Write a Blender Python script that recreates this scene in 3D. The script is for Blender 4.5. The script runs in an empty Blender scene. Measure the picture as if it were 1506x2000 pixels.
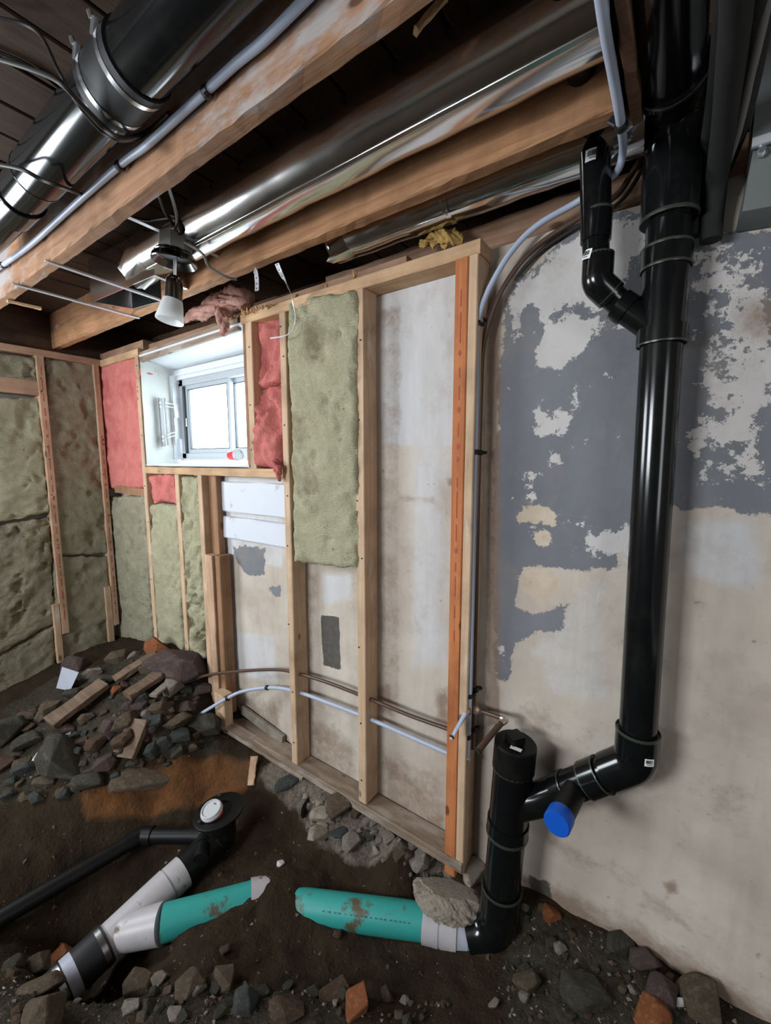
import bpy, bmesh, math, random
import numpy as np
from mathutils import Vector as V, Matrix, Quaternion
random.seed(7); np.random.seed(7)
PI = math.pi
sc = bpy.context.scene
COL = sc.collection

# ---------------------------------------------------------------- camera
FPX = 820.0; PITCH = math.radians(6.95); YAW = math.radians(35.3); CAMZ = 1.35
cd = bpy.data.cameras.new('camera'); cam = bpy.data.objects.new('camera', cd); COL.objects.link(cam)
cam.location = (0, 0, CAMZ)
cam.rotation_euler = (math.radians(90) - PITCH, 0, YAW)
cd.sensor_fit = 'VERTICAL'; cd.sensor_height = 36.0; cd.lens = 36.0 * FPX / 2000.0
cd.clip_start = 0.02
sc.camera = cam
# ---------------------------------------------------------------- world, lamps, exposure
w = bpy.data.worlds.new('overcast_sky'); sc.world = w; w.use_nodes = True
wb = w.node_tree.nodes['Background']; wb.inputs[0].default_value = (0.80, 0.92, 1.0, 1); wb.inputs[1].default_value = 5.0
def area(name, loc, target, sx, sy, power, col):
    l = bpy.data.lights.new(name, 'AREA'); l.shape = 'RECTANGLE'; l.size = sx; l.size_y = sy
    l.energy = power; l.color = col
    o = bpy.data.objects.new(name, l); COL.objects.link(o); o.location = loc
    o.rotation_euler = (V(target) - V(loc)).to_track_quat('-Z', 'Y').to_euler(); return o
area('daylight_side_window', (-3.05, -0.35, 1.55), (0.0, 0.7, 1.2), 0.9, 0.6, 22, (0.86, 0.94, 1.0))
area('daylight_rear_window', (-1.9, -2.3, 1.55), (-0.8, 1.3, 1.5), 1.1, 0.7, 43, (0.90, 0.95, 1.0))
area('daylight_stair_door', (1.9, -0.9, 1.5), (-0.4, 1.2, 1.4), 0.7, 1.2, 8, (0.92, 0.95, 1.0))
area('daylight_main_window', (-2.12, 1.58, 1.66), (-1.9, -0.6, 0.9), 0.8, 0.42, 4.5, (0.85, 0.94, 1.0))
sc.view_settings.view_transform = 'Standard'; sc.view_settings.look = 'None'
sc.view_settings.gamma = 1.0; sc.view_settings.use_curve_mapping = False
sc.view_settings.exposure = 1.08
sc.cycles.max_bounces = 6

# ---------------------------------------------------------------- a point from a place in the photograph and one known coordinate
_h = (-math.sin(YAW), math.cos(YAW))
FW = V((math.cos(PITCH) * _h[0], math.cos(PITCH) * _h[1], -math.sin(PITCH)))
RT = V((math.cos(YAW), math.sin(YAW), 0)); UP = V((math.sin(PITCH) * _h[0], math.sin(PITCH) * _h[1], math.cos(PITCH)))
CAM = V((0, 0, CAMZ))
def ray(px, py): return FW + RT * ((px - 753) / FPX) + UP * ((1000 - py) / FPX)
def P(px, py, X=None, Y=None, Z=None, D=None):
    d = ray(px, py)
    t = X / d.x if X is not None else Y / d.y if Y is not None else (Z - CAMZ) / d.z if Z is not None else D
    return CAM + d * t
def proj(p):
    q = V(p) - CAM; z = q.dot(FW)
    return 753 + FPX * q.dot(RT) / z, 1000 - FPX * q.dot(UP) / z

# ---------------------------------------------------------------- numpy noise
def _hash(ix, iy, s):
    n = (ix.astype(np.int64) * 374761393 + iy.astype(np.int64) * 668265263 + s * 1442695041) & 0x7fffffff
    n = ((n ^ (n >> 13)) * 1274126177) & 0x7fffffff
    return ((n ^ (n >> 16)) & 0xffff) / 65535.0
def vnoise(x, y, s=0):
    x = np.asarray(x, float); y = np.asarray(y, float)
    ix = np.floor(x); iy = np.floor(y); fx = x - ix; fy = y - iy
    fx = fx * fx * (3 - 2 * fx); fy = fy * fy * (3 - 2 * fy)
    a = _hash(ix, iy, s); b = _hash(ix + 1, iy, s); c = _hash(ix, iy + 1, s); d = _hash(ix + 1, iy + 1, s)
    return (a + (b - a) * fx) * (1 - fy) + (c + (d - c) * fx) * fy
def fbm(x, y, s=0, o=4):
    r = 0; a = 0.5; t = 0
    for k in range(o):
        r = r + a * vnoise(x * 2 ** k, y * 2 ** k, s + k * 17); t += a; a *= 0.5
    return r / t

# ---------------------------------------------------------------- mesh builder
class MB:
    def __init__(s): s.v = []; s.f = []
    def add(s, vs, fs):
        o = len(s.v); s.v += [tuple(p) for p in vs]; s.f += [tuple(i + o for i in f) for f in fs]; return s
    def box(s, a, b):
        x0, y0, z0 = a; x1, y1, z1 = b
        return s.add([(x0,y0,z0),(x1,y0,z0),(x1,y1,z0),(x0,y1,z0),(x0,y0,z1),(x1,y0,z1),(x1,y1,z1),(x0,y1,z1)],
                     [(3,2,1,0),(4,5,6,7),(0,1,5,4),(1,2,6,5),(2,3,7,6),(3,0,4,7)])
    def bar(s, a, b, w, h, up=(0,0,1), ch=0.002, seg=1, jit=0.0, seed=0):
        """sawn board from a to b: w across, h along up, chamfered; optional waviness"""
        a = V(a); b = V(b); d = (b - a).normalized(); sd = d.cross(V(up)).normalized(); u = sd.cross(d)
        hw, hh = w / 2, h / 2; c = min(ch, hw * .5, hh * .5)
        sec = [(-hw+c,-hh),(hw-c,-hh),(hw,-hh+c),(hw,hh-c),(hw-c,hh),(-hw+c,hh),(-hw,hh-c),(-hw,-hh+c)]
        vs = []; fs = []; rnd = random.Random(seed)
        for k in range(seg + 1):
            p = a.lerp(b, k / seg)
            for (x, y) in sec:
                j = jit if jit else 0
                vs.append(p + sd * (x + rnd.uniform(-j, j)) + u * (y + rnd.uniform(-j, j)))
        for k in range(seg):
            for i in range(8):
                fs.append((k*8+i, k*8+(i+1) % 8, (k+1)*8+(i+1) % 8, (k+1)*8+i))
        fs.append(tuple(range(7, -1, -1))); fs.append(tuple(seg*8+i for i in range(8)))
        return s.add(vs, fs)
    def tube(s, pts, rad, n=20, cap0=True, cap1=True, up=None):
        pts = [V(p) for p in pts]; m = len(pts)
        if not hasattr(rad, '__len__'): rad = [rad] * m
        tan = []
        for i in range(m):
            j = i + 1
            while j < m and (pts[j] - pts[i]).length < 1e-6: j += 1
            k = i - 1
            while k >= 0 and (pts[k] - pts[i]).length < 1e-6: k -= 1
            t = V((0, 0, 0))
            if j < m: t += (pts[j] - pts[i]).normalized()
            if k >= 0: t += (pts[i] - pts[k]).normalized()
            tan.append(t.normalized())
        r0 = tan[0].orthogonal().normalized() if up is None else (V(up) - tan[0] * V(up).dot(tan[0])).normalized()
        vs = []; fs = []; q = r0
        for i in range(m):
            if i: 
                q = tan[i-1].rotation_difference(tan[i]) @ q
                q = (q - tan[i] * q.dot(tan[i])).normalized()
            b = tan[i].cross(q)
            for k in range(n):
                a = 2 * PI * k / n
                vs.append(pts[i] + (q * math.cos(a) + b * math.sin(a)) * rad[i])
        for i in range(m - 1):
            for k in range(n):
                fs.append((i*n+k, i*n+(k+1) % n, (i+1)*n+(k+1) % n, (i+1)*n+k))
        if cap0: fs.append(tuple(range(n-1, -1, -1)))
        if cap1: fs.append(tuple((m-1)*n+k for k in range(n)))
        return s.add(vs, fs)
    def lathe(s, o, ax, prof, n=24, cap0=True, cap1=True):
        o = V(o); ax = V(ax).normalized(); e = ax.orthogonal().normalized(); f = ax.cross(e); vs = []; fs = []; m = len(prof)
        for h, r in prof:
            for k in range(n):
                a = 2*PI*k/n; vs.append(o + ax*h + (e*math.cos(a) + f*math.sin(a))*max(r, 1e-4))
        for i in range(m-1):
            for k in range(n): fs.append((i*n+k, i*n+(k+1) % n, (i+1)*n+(k+1) % n, (i+1)*n+k))
        if cap0: fs.append(tuple(range(n-1, -1, -1)))
        if cap1: fs.append(tuple((m-1)*n+k for k in range(n)))
        return s.add(vs, fs)
    def grid(s, fn, nu, nv):
        vs = [fn(i / nu, j / nv) for j in range(nv + 1) for i in range(nu + 1)]
        return s.add(vs, [(j*(nu+1)+i, j*(nu+1)+i+1, (j+1)*(nu+1)+i+1, (j+1)*(nu+1)+i) for j in range(nv) for i in range(nu)])

def fillet(pts, r, n=8, lim=.49):
    pts = [V(p) for p in pts]; out = [pts[0]]
    for i in range(1, len(pts) - 1):
        a, b, c = pts[i-1], pts[i], pts[i+1]
        d1 = (a - b); d2 = (c - b); L = min(d1.length, d2.length) * lim
        ang = d1.angle(d2); 
        if abs(ang - PI) < 0.02: out.append(b); continue
        t = min(r / math.tan(ang / 2), L); d1.normalize(); d2.normalize()
        p, q = b + d1 * t, b + d2 * t
        for k in range(n + 1):
            u = k / n; out.append(p * (1-u)**2 + b * 2*u*(1-u) + q * u*u)
    out.append(pts[-1]); return out
def smooth_path(pts, n=8):
    pts = [V(p) for p in pts]; e = [pts[0]*2 - pts[1]] + pts + [pts[-1]*2 - pts[-2]]; out = []
    for i in range(1, len(e) - 2):
        p0, p1, p2, p3 = e[i-1], e[i], e[i+1], e[i+2]
        for k in range(n):
            t = k / n
            out.append(0.5*((2*p1) + (p2-p0)*t + (2*p0-5*p1+4*p2-p3)*t*t + (3*p1-p0-3*p2+p3)*t**3))
    out.append(pts[-1]); return out

def tag(o, label=None, cat=None, group=None, kind=None):
    if label: o['label'] = label
    if cat: o['category'] = cat
    if group: o['group'] = group
    if kind: o['kind'] = kind
    return o
WORLD = {}
def link(name, me, mat, parent=None, sharp=None):
    """mesh in world coordinates -> object whose origin sits at its base, under its parent"""
    if mat is not None: me.materials.append(mat)
    n = len(me.vertices); co = np.empty(n*3, np.float32); me.vertices.foreach_get('co', co); co = co.reshape(-1, 3)
    mn, mx = co.min(0), co.max(0); c = np.array([(mn[0]+mx[0])/2, (mn[1]+mx[1])/2, mn[2]], np.float32)
    me.vertices.foreach_set('co', (co - c).ravel()); me.update()
    if sharp is not None:
        me.polygons.foreach_set('use_smooth', [True] * len(me.polygons)); me.set_sharp_from_angle(angle=math.radians(sharp))
    o = bpy.data.objects.new(name, me); COL.objects.link(o)
    wl = V(c.tolist()); WORLD[o.name] = wl
    if parent is not None: o.parent = parent; o.location = wl - WORLD[parent.name]
    else: o.location = wl
    return o
def obj(name, mb, mat, parent=None, label=None, cat=None, group=None, kind=None, sharp=None):
    me = bpy.data.meshes.new(name); me.from_pydata(mb.v, [], mb.f); me.validate(); me.update()
    return tag(link(name, me, mat, parent, sharp), label, cat, group, kind)
def thing(name, loc, label=None, cat=None, group=None, kind=None):
    o = bpy.data.objects.new(name, None); COL.objects.link(o); o.location = loc; o.empty_display_size = .05
    WORLD[o.name] = V(loc); return tag(o, label, cat, group, kind)

# ---------------------------------------------------------------- materials
class G:
    def __init__(s, name, rough=0.8, metal=0.0, spec=0.3):
        s.m = bpy.data.materials.new(name); s.m.use_nodes = True; s.t = s.m.node_tree
        s.b = s.t.nodes['Principled BSDF']; s.b.inputs['Roughness'].default_value = rough
        s.b.inputs['Metallic'].default_value = metal; s.b.inputs['Specular IOR Level'].default_value = spec
        s._co = None
    def n(s, typ, ins=None, **props):
        nd = s.t.nodes.new(typ)
        for k, v in props.items(): setattr(nd, k, v)
        for k, v in (ins or {}).items(): s.set(nd.inputs[k], v)
        return nd
    def set(s, inp, v):
        if isinstance(v, bpy.types.NodeSocket): s.t.links.new(v, inp)
        elif isinstance(v, (tuple, list)) and len(v) == 3 and inp.type == 'RGBA': inp.default_value = (*v, 1)
        else: inp.default_value = v
    def co(s, scale=(1, 1, 1)):
        if s._co is None:
            tc = s.n('ShaderNodeTexCoord'); oi = s.n('ShaderNodeObjectInfo')
            r = s.n('ShaderNodeMath', {0: oi.outputs['Random'], 1: 37.0}, operation='MULTIPLY')
            s._co = s.n('ShaderNodeVectorMath', {0: tc.outputs['Object'], 1: r.outputs[0]}).outputs[0]
            s.rand = oi.outputs['Random']; s.raw = tc.outputs['Object']
        mp = s.n('ShaderNodeVectorMath', {0: s._co, 1: scale}, operation='MULTIPLY')
        return mp.outputs[0]
    def noise(s, scale=1.0, detail=4, rough=0.55, vec=None, dist=0.0):
        return s.n('ShaderNodeTexNoise', {'Vector': vec if vec is not None else s.co(), 'Scale': scale, 'Detail': detail, 'Roughness': rough, 'Distortion': dist}).outputs[0]
    def ramp(s, fac, a, b):
        return s.n('ShaderNodeMapRange', {'Value': fac, 'From Min': a, 'From Max': b}).outputs[0]
    def mix(s, fac, a, b, blend='MIX'):
        nd = s.n('ShaderNodeMix', data_type='RGBA', blend_type=blend)
        s.set(nd.inputs[0], fac); s.set(nd.inputs[6], a if isinstance(a, bpy.types.NodeSocket) else (*a, 1) if len(a) == 3 else a)
        s.set(nd.inputs[7], b if isinstance(b, bpy.types.NodeSocket) else (*b, 1) if len(b) == 3 else b)
        return nd.outputs[2]
    def math(s, op, a, b=0.0):
        return s.n('ShaderNodeMath', {0: a, 1: b}, operation=op).outputs[0]
    def bump(s, h, strength=0.3, dist=0.01):
        s.set(s.b.inputs['Normal'], s.n('ShaderNodeBump', {'Height': h, 'Strength': strength, 'Distance': dist}).outputs[0]); return s
    def col(s, c): s.set(s.b.inputs['Base Color'], c); return s

def wood(name, light, dark, axis=2, rough=0.75, patch=None, pth=(0.55, 0.62), pscale=6, grain=1.0, blotch=0.65):
    g = G(name, rough); sc_ = [55, 55, 55]; sc_[axis] = 3.0
    n1 = g.noise(1.0, 5, .6, g.co(sc_), 0.8)
    c = g.mix(g.ramp(n1, .28, .72), dark, light)
    n2 = g.noise(5.0, 4, .6)
    c = g.mix(g.math('MULTIPLY', g.ramp(n2, .45, .75), blotch), c, tuple(x * .45 for x in dark))
    if patch is not None:
        s2 = [pscale * 2.2] * 3; s2[axis] = pscale * .7
        n3 = g.noise(1.0, 6, .65, g.co(s2))
        c = g.mix(g.ramp(n3, *pth), c, patch)
    v = g.n('ShaderNodeTexVoronoi', {'Vector': g.co([9 if i != axis else 4 for i in range(3)]), 'Scale': 1.0}).outputs[0]
    c = g.mix(g.ramp(v, .10, .06), c, tuple(x * .4 for x in dark))
    g.col(c).bump(n1, .25 * grain, .004); return g.m
def plain(name, c, rough=0.6, metal=0.0, var=0.12, scale=30, bump=0.0, spec=0.4, dirt=None, dth=(0.55, .7), dscale=12):
    g = G(name, rough, metal, spec); n = g.noise(scale, 4)
    cc = g.mix(n, tuple(x * (1 - var) for x in c), tuple(min(1, x * (1 + var)) for x in c))
    if dirt is not None:
        d = g.noise(dscale, 6, .65); k = g.ramp(d, *dth); cc = g.mix(k, cc, dirt)
    g.col(cc)
    if bump: g.bump(n, bump, .004)
    return g.m
def rocky(name, a, b, c, scale=14):
    g = G(name, .92, spec=.2); n = g.noise(scale, 6, .65); n2 = g.noise(scale * .35, 3)
    k = g.mix(g.ramp(n, .3, .7), a, b); k = g.mix(g.ramp(n2, .52, .68), k, c)
    f = g.noise(90, 4, .7); g.col(k).bump(g.math('ADD', n, g.math('MULTIPLY', f, .4)), .7, .012); return g.m
M = {}
M['joist'] = wood('joist_wood', (.42,.225,.115), (.25,.115,.05), 0, patch=(.40,.33,.29), pth=(.64,.68), grain=1.6)
M['joist_white'] = wood('joist_whitewash', (.40,.22,.125), (.25,.125,.065), 0, patch=(.34,.30,.285), pth=(.50,.60), pscale=4, grain=1.6)
M['plank'] = wood('plank_wood', (.085,.046,.025), (.037,.019,.011), 1, blotch=.7)
M['stud'] = wood('stud_wood', (.60,.43,.29), (.46,.30,.185), 2, patch=(.60,.53,.46), pth=(.60,.72))
M['stud_dim'] = wood('stud_wood_dusty', (.60,.40,.27), (.44,.27,.165), 2, patch=(.55,.48,.42), pth=(.62,.72))
M['stud_red'] = wood('stud_wood_orange', (.56,.205,.075), (.40,.13,.045), 2, patch=(.52,.36,.24), pth=(.66,.70))
M['stud_brown'] = wood('stud_wood_brown', (.36,.20,.11), (.22,.115,.06), 2)
M['plate'] = wood('plate_wood', (.60,.40,.235), (.45,.275,.15), 0)
M['plate_dirty'] = wood('plate_wood_dirty', (.30,.225,.165), (.17,.12,.085), 0, patch=(.34,.29,.24), pth=(.5,.65))
M['old_plate'] = wood('old_plate_wood', (.33,.20,.13), (.19,.105,.065), 0)
M['plate_y'] = wood('plate_wood_side', (.46,.30,.20), (.32,.19,.12), 1)
M['splinter'] = plain('raw_splintered_wood', (.50,.29,.12), .9, var=.35, scale=60, bump=.6)
M['abs'] = plain('black_abs_plastic', (.005,.0055,.0058), .15, spec=.38, var=.3, dirt=(.013,.0135,.012), dth=(.55,.8), dscale=9)
M['abs_dusty'] = plain('dusty_black_plastic', (.005,.005,.0047), .45, spec=.22, var=.3, dirt=(.014,.012,.009), dth=(.5,.75))
M['rubber'] = plain('black_rubber', (.012,.012,.013), .55, spec=.4)
M['foam_tube'] = plain('black_foam_sleeve', (.012,.013,.011), .85, var=.4, bump=.3)
M['cement'] = plain('glue_bead', (.035,.042,.03), .3, spec=.6)
M['steel'] = plain('bright_steel', (.62,.63,.65), .25, 1.0)
M['galv'] = None
M['chrome'] = plain('black_chrome', (.10,.095,.09), .2, 1.0, var=.05)
M['greybox'] = plain('grey_painted_box', (.17,.165,.155), .6)
M['pex'] = plain('grey_pex_pipe', (.40,.45,.56), .42, var=.06)
M['pex_brown'] = plain('brown_pex_pipe', (.085,.048,.034), .35, var=.2)
M['cable'] = plain('black_cable_sheath', (.018,.015,.013), .5)
M['clip'] = plain('black_nylon_clip', (.008,.008,.009), .4)
M['brass'] = plain('tinned_brass', (.72,.60,.50), .35, .8)
M['pvc'] = plain('white_pvc', (.43,.405,.415), .4, dirt=(.12,.075,.04), dth=(.63,.70), dscale=16)
M['pvc_blue'] = plain('cool_white_pvc', (.38,.395,.46), .4, dirt=(.2,.16,.16), dth=(.64,.72))
M['teal'] = plain('teal_sewer_pipe', (.03,.30,.27), .5, dirt=(.09,.07,.04), dth=(.58,.66), dscale=11, var=.05)
M['bluecap'] = plain('blue_test_cap', (.006,.085,.47), .35, var=.03)
M['white'] = plain('white_plastic', (.52,.52,.53), .45, var=.03)
M['paper'] = plain('white_paper_label', (.80,.80,.80), .6, var=.02)
M['ink'] = plain('black_ink', (.02,.02,.02), .6)
M['redink'] = plain('red_lumber_ink', (.42,.075,.055), .8)
M['blueink'] = plain('dark_pipe_print', (.01,.12,.13), .6)
M['red'] = plain('red_paper_cup', (.55,.02,.03), .45, var=.04)
M['alu'] = plain('grey_aluminium', (.40,.43,.46), .5, .2, var=.03)
M['alu_dark'] = plain('dark_gasket', (.05,.06,.07), .5)
M['trimwhite'] = plain('white_painted_trim', (.58,.60,.63), .55, var=.03, scale=8)
M['revealplaster'] = plain('white_reveal_plaster', (.52,.525,.51), .85, var=.06, scale=10, bump=.25, dirt=(.42,.40,.34), dth=(.62,.7), dscale=7)
M['strap'] = plain('zinc_strap', (.62,.63,.66), .35, .5, var=.1)
M['rail'] = plain('grey_steel_rail', (.16,.16,.165), .5, .3)
M['bolt'] = plain('zinc_bolt', (.55,.56,.58), .3, .9)

def galv():
    g = G('galvanised_sheet', .16, 1.0); n = g.noise(3.0, 2); v = g.n('ShaderNodeTexVoronoi', {'Vector': g.co((40, 40, 40)), 'Scale': 1.0}).outputs['Color']
    c = g.mix(.25, (.62,.62,.62), v, 'OVERLAY'); c = g.mix(.75, c, (.66,.66,.655)); g.col(c)
    g.set(g.b.inputs['Roughness'], g.ramp(g.noise(9, 3), .2, 2.6))
    g.set(g.b.inputs['Roughness'], g.n('ShaderNodeMapRange', {'Value': n, 'To Min': .10, 'To Max': .24}).outputs[0])
    g.bump(n, .12, .02); return g.m
M['galv'] = galv()
M['galv_dull'] = plain('dull_sheet_metal', (.20,.215,.21), .5, .6, var=.15, scale=8)
def glassmat(name, rough, tint, frost=False):
    m = bpy.data.materials.new(name); m.use_nodes = True; t = m.node_tree; t.nodes.clear()
    o = t.nodes.new('ShaderNodeOutputMaterial')
    if frost:
        a = t.nodes.new('ShaderNodeBsdfTranslucent'); a.inputs[0].default_value = (*tint, 1)
        d = t.nodes.new('ShaderNodeBsdfPrincipled'); d.inputs['Base Color'].default_value = (*tint, 1); d.inputs['Roughness'].default_value = rough
        x = t.nodes.new('ShaderNodeMixShader'); x.inputs[0].default_value = .55
        t.links.new(a.outputs[0], x.inputs[1]); t.links.new(d.outputs[0], x.inputs[2])
    else:
        a = t.nodes.new('ShaderNodeBsdfTransparent'); a.inputs[0].default_value = (*tint, 1)
        d = t.nodes.new('ShaderNodeBsdfGlossy'); d.inputs['Roughness'].default_value = rough
        x = t.nodes.new('ShaderNodeMixShader'); x.inputs[0].default_value = .07
        t.links.new(a.outputs[0], x.inputs[1]); t.links.new(d.outputs[0], x.inputs[2])
    t.links.new(x.outputs[0], o.inputs[0]); return m
M['glass'] = glassmat('window_glass', .02, (.96,.985,.98))
M['frost'] = glassmat('frosted_glass', .35, (.85,.86,.86), True)
def woolmat(name, a, b, dark, ripple=0.0):
    g = G(name, .95, spec=.1); n = g.noise(16, 6, .65); n2 = g.noise(70, 5, .7); n3 = g.noise(4.0, 4)
    c = g.mix(g.ramp(n, .3, .7), a, b); c = g.mix(g.math('MULTIPLY', g.ramp(n3, .56, .72), .7), c, dark); n4 = g.noise(24, 5, .65); c = g.mix(g.ramp(n4, .66, .74), c, dark); c = g.mix(g.ramp(n2, .68, .78), c, dark)
    h = g.math('ADD', n, g.math('MULTIPLY', n2, .8))
    if ripple:
        wv = g.n('ShaderNodeTexWave', {'Vector': g.co(), 'Scale': 42.0, 'Distortion': 7.0, 'Detail': 4.0, 'Detail Scale': 2.0, 'Detail Roughness': .7}, bands_direction='Z').outputs[1]
        h = g.math('ADD', h, g.math('MULTIPLY', wv, ripple))
    g.col(c).bump(h, .9, .010); return g.m
M['rockwool'] = woolmat('green_stone_wool', (.47,.445,.30), (.365,.34,.22), (.16,.12,.065), .22)
M['rockwool_old'] = woolmat('dusty_stone_wool', (.36,.335,.24), (.25,.23,.16), (.12,.10,.065), .2)
M['pink'] = woolmat('pink_glass_wool', (.60,.20,.175), (.49,.145,.13), (.40,.085,.085))
M['pink_dusty'] = woolmat('dusty_pink_glass_wool', (.52,.30,.25), (.40,.21,.17), (.22,.14,.10))
M['yellowfoam'] = woolmat('yellow_spray_foam', (.50,.33,.11), (.38,.23,.08), (.22,.13,.05))
M['rock_grey'] = rocky('grey_rubble', (0.068,0.062,0.046), (0.040,0.037,0.028), (0.092,0.080,0.064))
M['rock_pale'] = rocky('pale_rubble', (.26,.225,.185), (.17,.145,.115), (.31,.28,.24))
M['rock_tan'] = rocky('tan_rubble', (0.124,0.090,0.060), (0.076,0.056,0.037), (0.152,0.116,0.084))
M['rock_brown'] = rocky('brown_rubble', (0.096,0.060,0.040), (0.060,0.038,0.024), (0.120,0.080,0.056))
M['rock_purple'] = rocky('purplish_rubble', (0.104,0.072,0.066), (0.068,0.046,0.044), (0.128,0.092,0.080))
M['rock_blue'] = rocky('blue_grey_rubble', (0.068,0.074,0.068), (0.044,0.048,0.044), (0.092,0.098,0.092))
M['brick'] = rocky('broken_brick', (0.288,0.100,0.040), (0.208,0.068,0.028), (0.320,0.136,0.064))
M['concrete'] = rocky('broken_concrete', (.42,.37,.30), (.30,.255,.20), (.24,.20,.15), 10)
M['chips'] = rocky('gravel_chips', (.26,.22,.18), (.13,.10,.075), (.42,.38,.34), 8)
M['shavings'] = plain('pale_wood_chips', (.40,.29,.19), .9, var=.4, scale=20)
M['board_wood'] = wood('weathered_board', (.20,.135,.09), (.115,.075,.05), 0)
M['plasterbit'] = plain('white_plaster_bit', (.50,.48,.46), .9, var=.15)

def soil():
    g = G('damp_soil', .95, spec=.15); at = g.n('ShaderNodeAttribute', attribute_name='soil').outputs['Color']
    sp = g.n('ShaderNodeSeparateColor', {0: at})
    n = g.noise(9, 6, .7); f = g.noise(60, 5, .7)
    c = g.mix(g.ramp(n, .3, .7), (.037,.025,.013), (.022,.0145,.0085))
    c = g.mix(g.ramp(f, .64, .78), c, (.07,.053,.038))
    oc = g.mix(g.ramp(n, .35, .65), (.165,.068,.024), (.085,.042,.019))
    c = g.mix(g.ramp(g.math('ADD', sp.outputs[0], g.math('MULTIPLY', g.math('SUBTRACT', n, .5), .8)), .40, .65), c, oc)
    gc = g.mix(g.ramp(f, .35, .65), (.18,.15,.12), (.09,.075,.057))
    c = g.mix(g.ramp(g.math('ADD', sp.outputs[1], g.math('MULTIPLY', g.math('SUBTRACT', n, .5), .9)), .42, .6), c, gc)
    rc = g.mix(g.ramp(f, .35, .65), (.054,.045,.031), (.025,.021,.0145))
    c = g.mix(g.ramp(g.math('ADD', sp.outputs[2], g.math('MULTIPLY', g.math('SUBTRACT', n, .5), .9)), .42, .6), c, rc)
    g.col(c).bump(g.math('ADD', n, g.math('MULTIPLY', f, .5)), .9, .02); return g.m
M['soil'] = soil()
def wallmat():
    g = G('peeling_painted_plaster', .88, spec=.2)
    sp = g.n('ShaderNodeSeparateColor', {0: g.n('ShaderNodeAttribute', attribute_name='paint').outputs['Color']})
    sq = g.n('ShaderNodeSeparateColor', {0: g.n('ShaderNodeAttribute', attribute_name='stain').outputs['Color']})
    big = g.noise(2.6, 5, .6); mid = g.noise(13, 6, .68); fine = g.noise(48, 5, .7); streak = g.noise(1.0, 5, .6, g.co((16, 16, 2.2)))
    edge = g.math('ADD', g.math('MULTIPLY', g.math('SUBTRACT', g.noise(7, 9, .74), .5), 2.2), g.math('MULTIPLY', g.math('SUBTRACT', g.noise(30, 6, .75), .5), 1.0))
    base = g.mix(g.ramp(big, .35, .65), (.57,.51,.435), (.465,.395,.335))
    base = g.mix(g.math('MULTIPLY', g.ramp(streak, .5, .8), .45), base, (.36,.285,.225))
    base = g.mix(g.math('MULTIPLY', g.ramp(mid, .62, .78), .5), base, (.33,.25,.20))
    tan = g.mix(g.ramp(mid, .3, .7), (.60,.51,.41), (.47,.37,.28))
    whitewash = g.mix(g.ramp(streak, .35, .7), (.57,.56,.565), (.50,.48,.46))
    base = g.mix(g.ramp(g.math('ADD', sq.outputs[0], g.math('MULTIPLY', edge, .25)), .40, .62), base, whitewash)
    grey = g.mix(g.ramp(big, .3, .7), (.155,.16,.175), (.195,.20,.215))
    grey = g.mix(g.math('MULTIPLY', g.ramp(mid, .55, .75), .35), grey, (.26,.26,.265))
    gm = g.ramp(g.math('ADD', sp.outputs[0], g.math('MULTIPLY', edge, .5)), .49, .52)
    c = g.mix(gm, base, grey)
    flake = g.mix(g.ramp(big, .3, .7), (.58,.55,.525), (.52,.49,.475))
    wm = g.ramp(g.math('ADD', sp.outputs[1], g.math('MULTIPLY', edge, .75)), .495, .515)
    c = g.mix(wm, c, flake)
    c = g.mix(g.ramp(g.math('ADD', sq.outputs[1], g.math('MULTIPLY', edge, .7)), .48, .53), c, tan)
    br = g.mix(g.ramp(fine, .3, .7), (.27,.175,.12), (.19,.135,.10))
    c = g.mix(g.math('MULTIPLY', g.ramp(g.math('ADD', sp.outputs[2], g.math('MULTIPLY', edge, .5)), .35, .75), .80), c, br)  # brown stains, plus the painted shade strips beside two studs
    sp2 = g.noise(4.5, 7, .7); c = g.mix(g.math('MULTIPLY', g.ramp(sp2, .52, .70), .42), c, (.30,.235,.19)); sp3 = g.noise(26, 4, .6); c = g.mix(g.math('MULTIPLY', g.ramp(sp3, .68, .74), .55), c, (.20,.15,.12))
    dk = g.mix(g.ramp(fine, .3, .7), (.075,.07,.062), (.12,.11,.095))
    c = g.mix(g.ramp(g.math('ADD', sq.outputs[2], g.math('MULTIPLY', edge, .4)), .46, .56), c, dk)
    crack = g.n('ShaderNodeTexVoronoi', {'Vector': g.co((4, 4, 4)), 'Scale': 1.0}, feature='DISTANCE_TO_EDGE').outputs[0]
    h = g.math('ADD', g.math('MULTIPLY', wm, .5), g.math('ADD', mid, g.math('MULTIPLY', fine, .5)))
    g.col(c).bump(h, .35, .006); return g.m
M['wall'] = wallmat()
M['bare_wall'] = plain('dim_concrete', (.30,.28,.25), .9, var=.15, scale=6)
def blockmat():
    g = G('painted_block', .7, spec=.3); n = g.noise(10, 5, .65); f = g.noise(50, 4)
    c = g.mix(g.ramp(n, .60, .70), (.60,.625,.68), (.44,.44,.46)); g.col(c).bump(g.math('ADD', n, g.math('MULTIPLY', f, .4)), .35, .006); return g.m
M['block'] = blockmat()

# ================================================================ SETTING
WY = 1.32; FY = 1.23; LX = -3.14           # concrete wall, face of the framing on it, face of the framing on the left wall
WX0, WX1, WZ0, WZ1 = -2.62, -1.66, 1.33, 1.955   # window opening
S = lambda name, mb, mat, parent=None, **k: obj(name, mb, mat, parent, kind='structure' if parent is None else None, **k)

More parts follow.
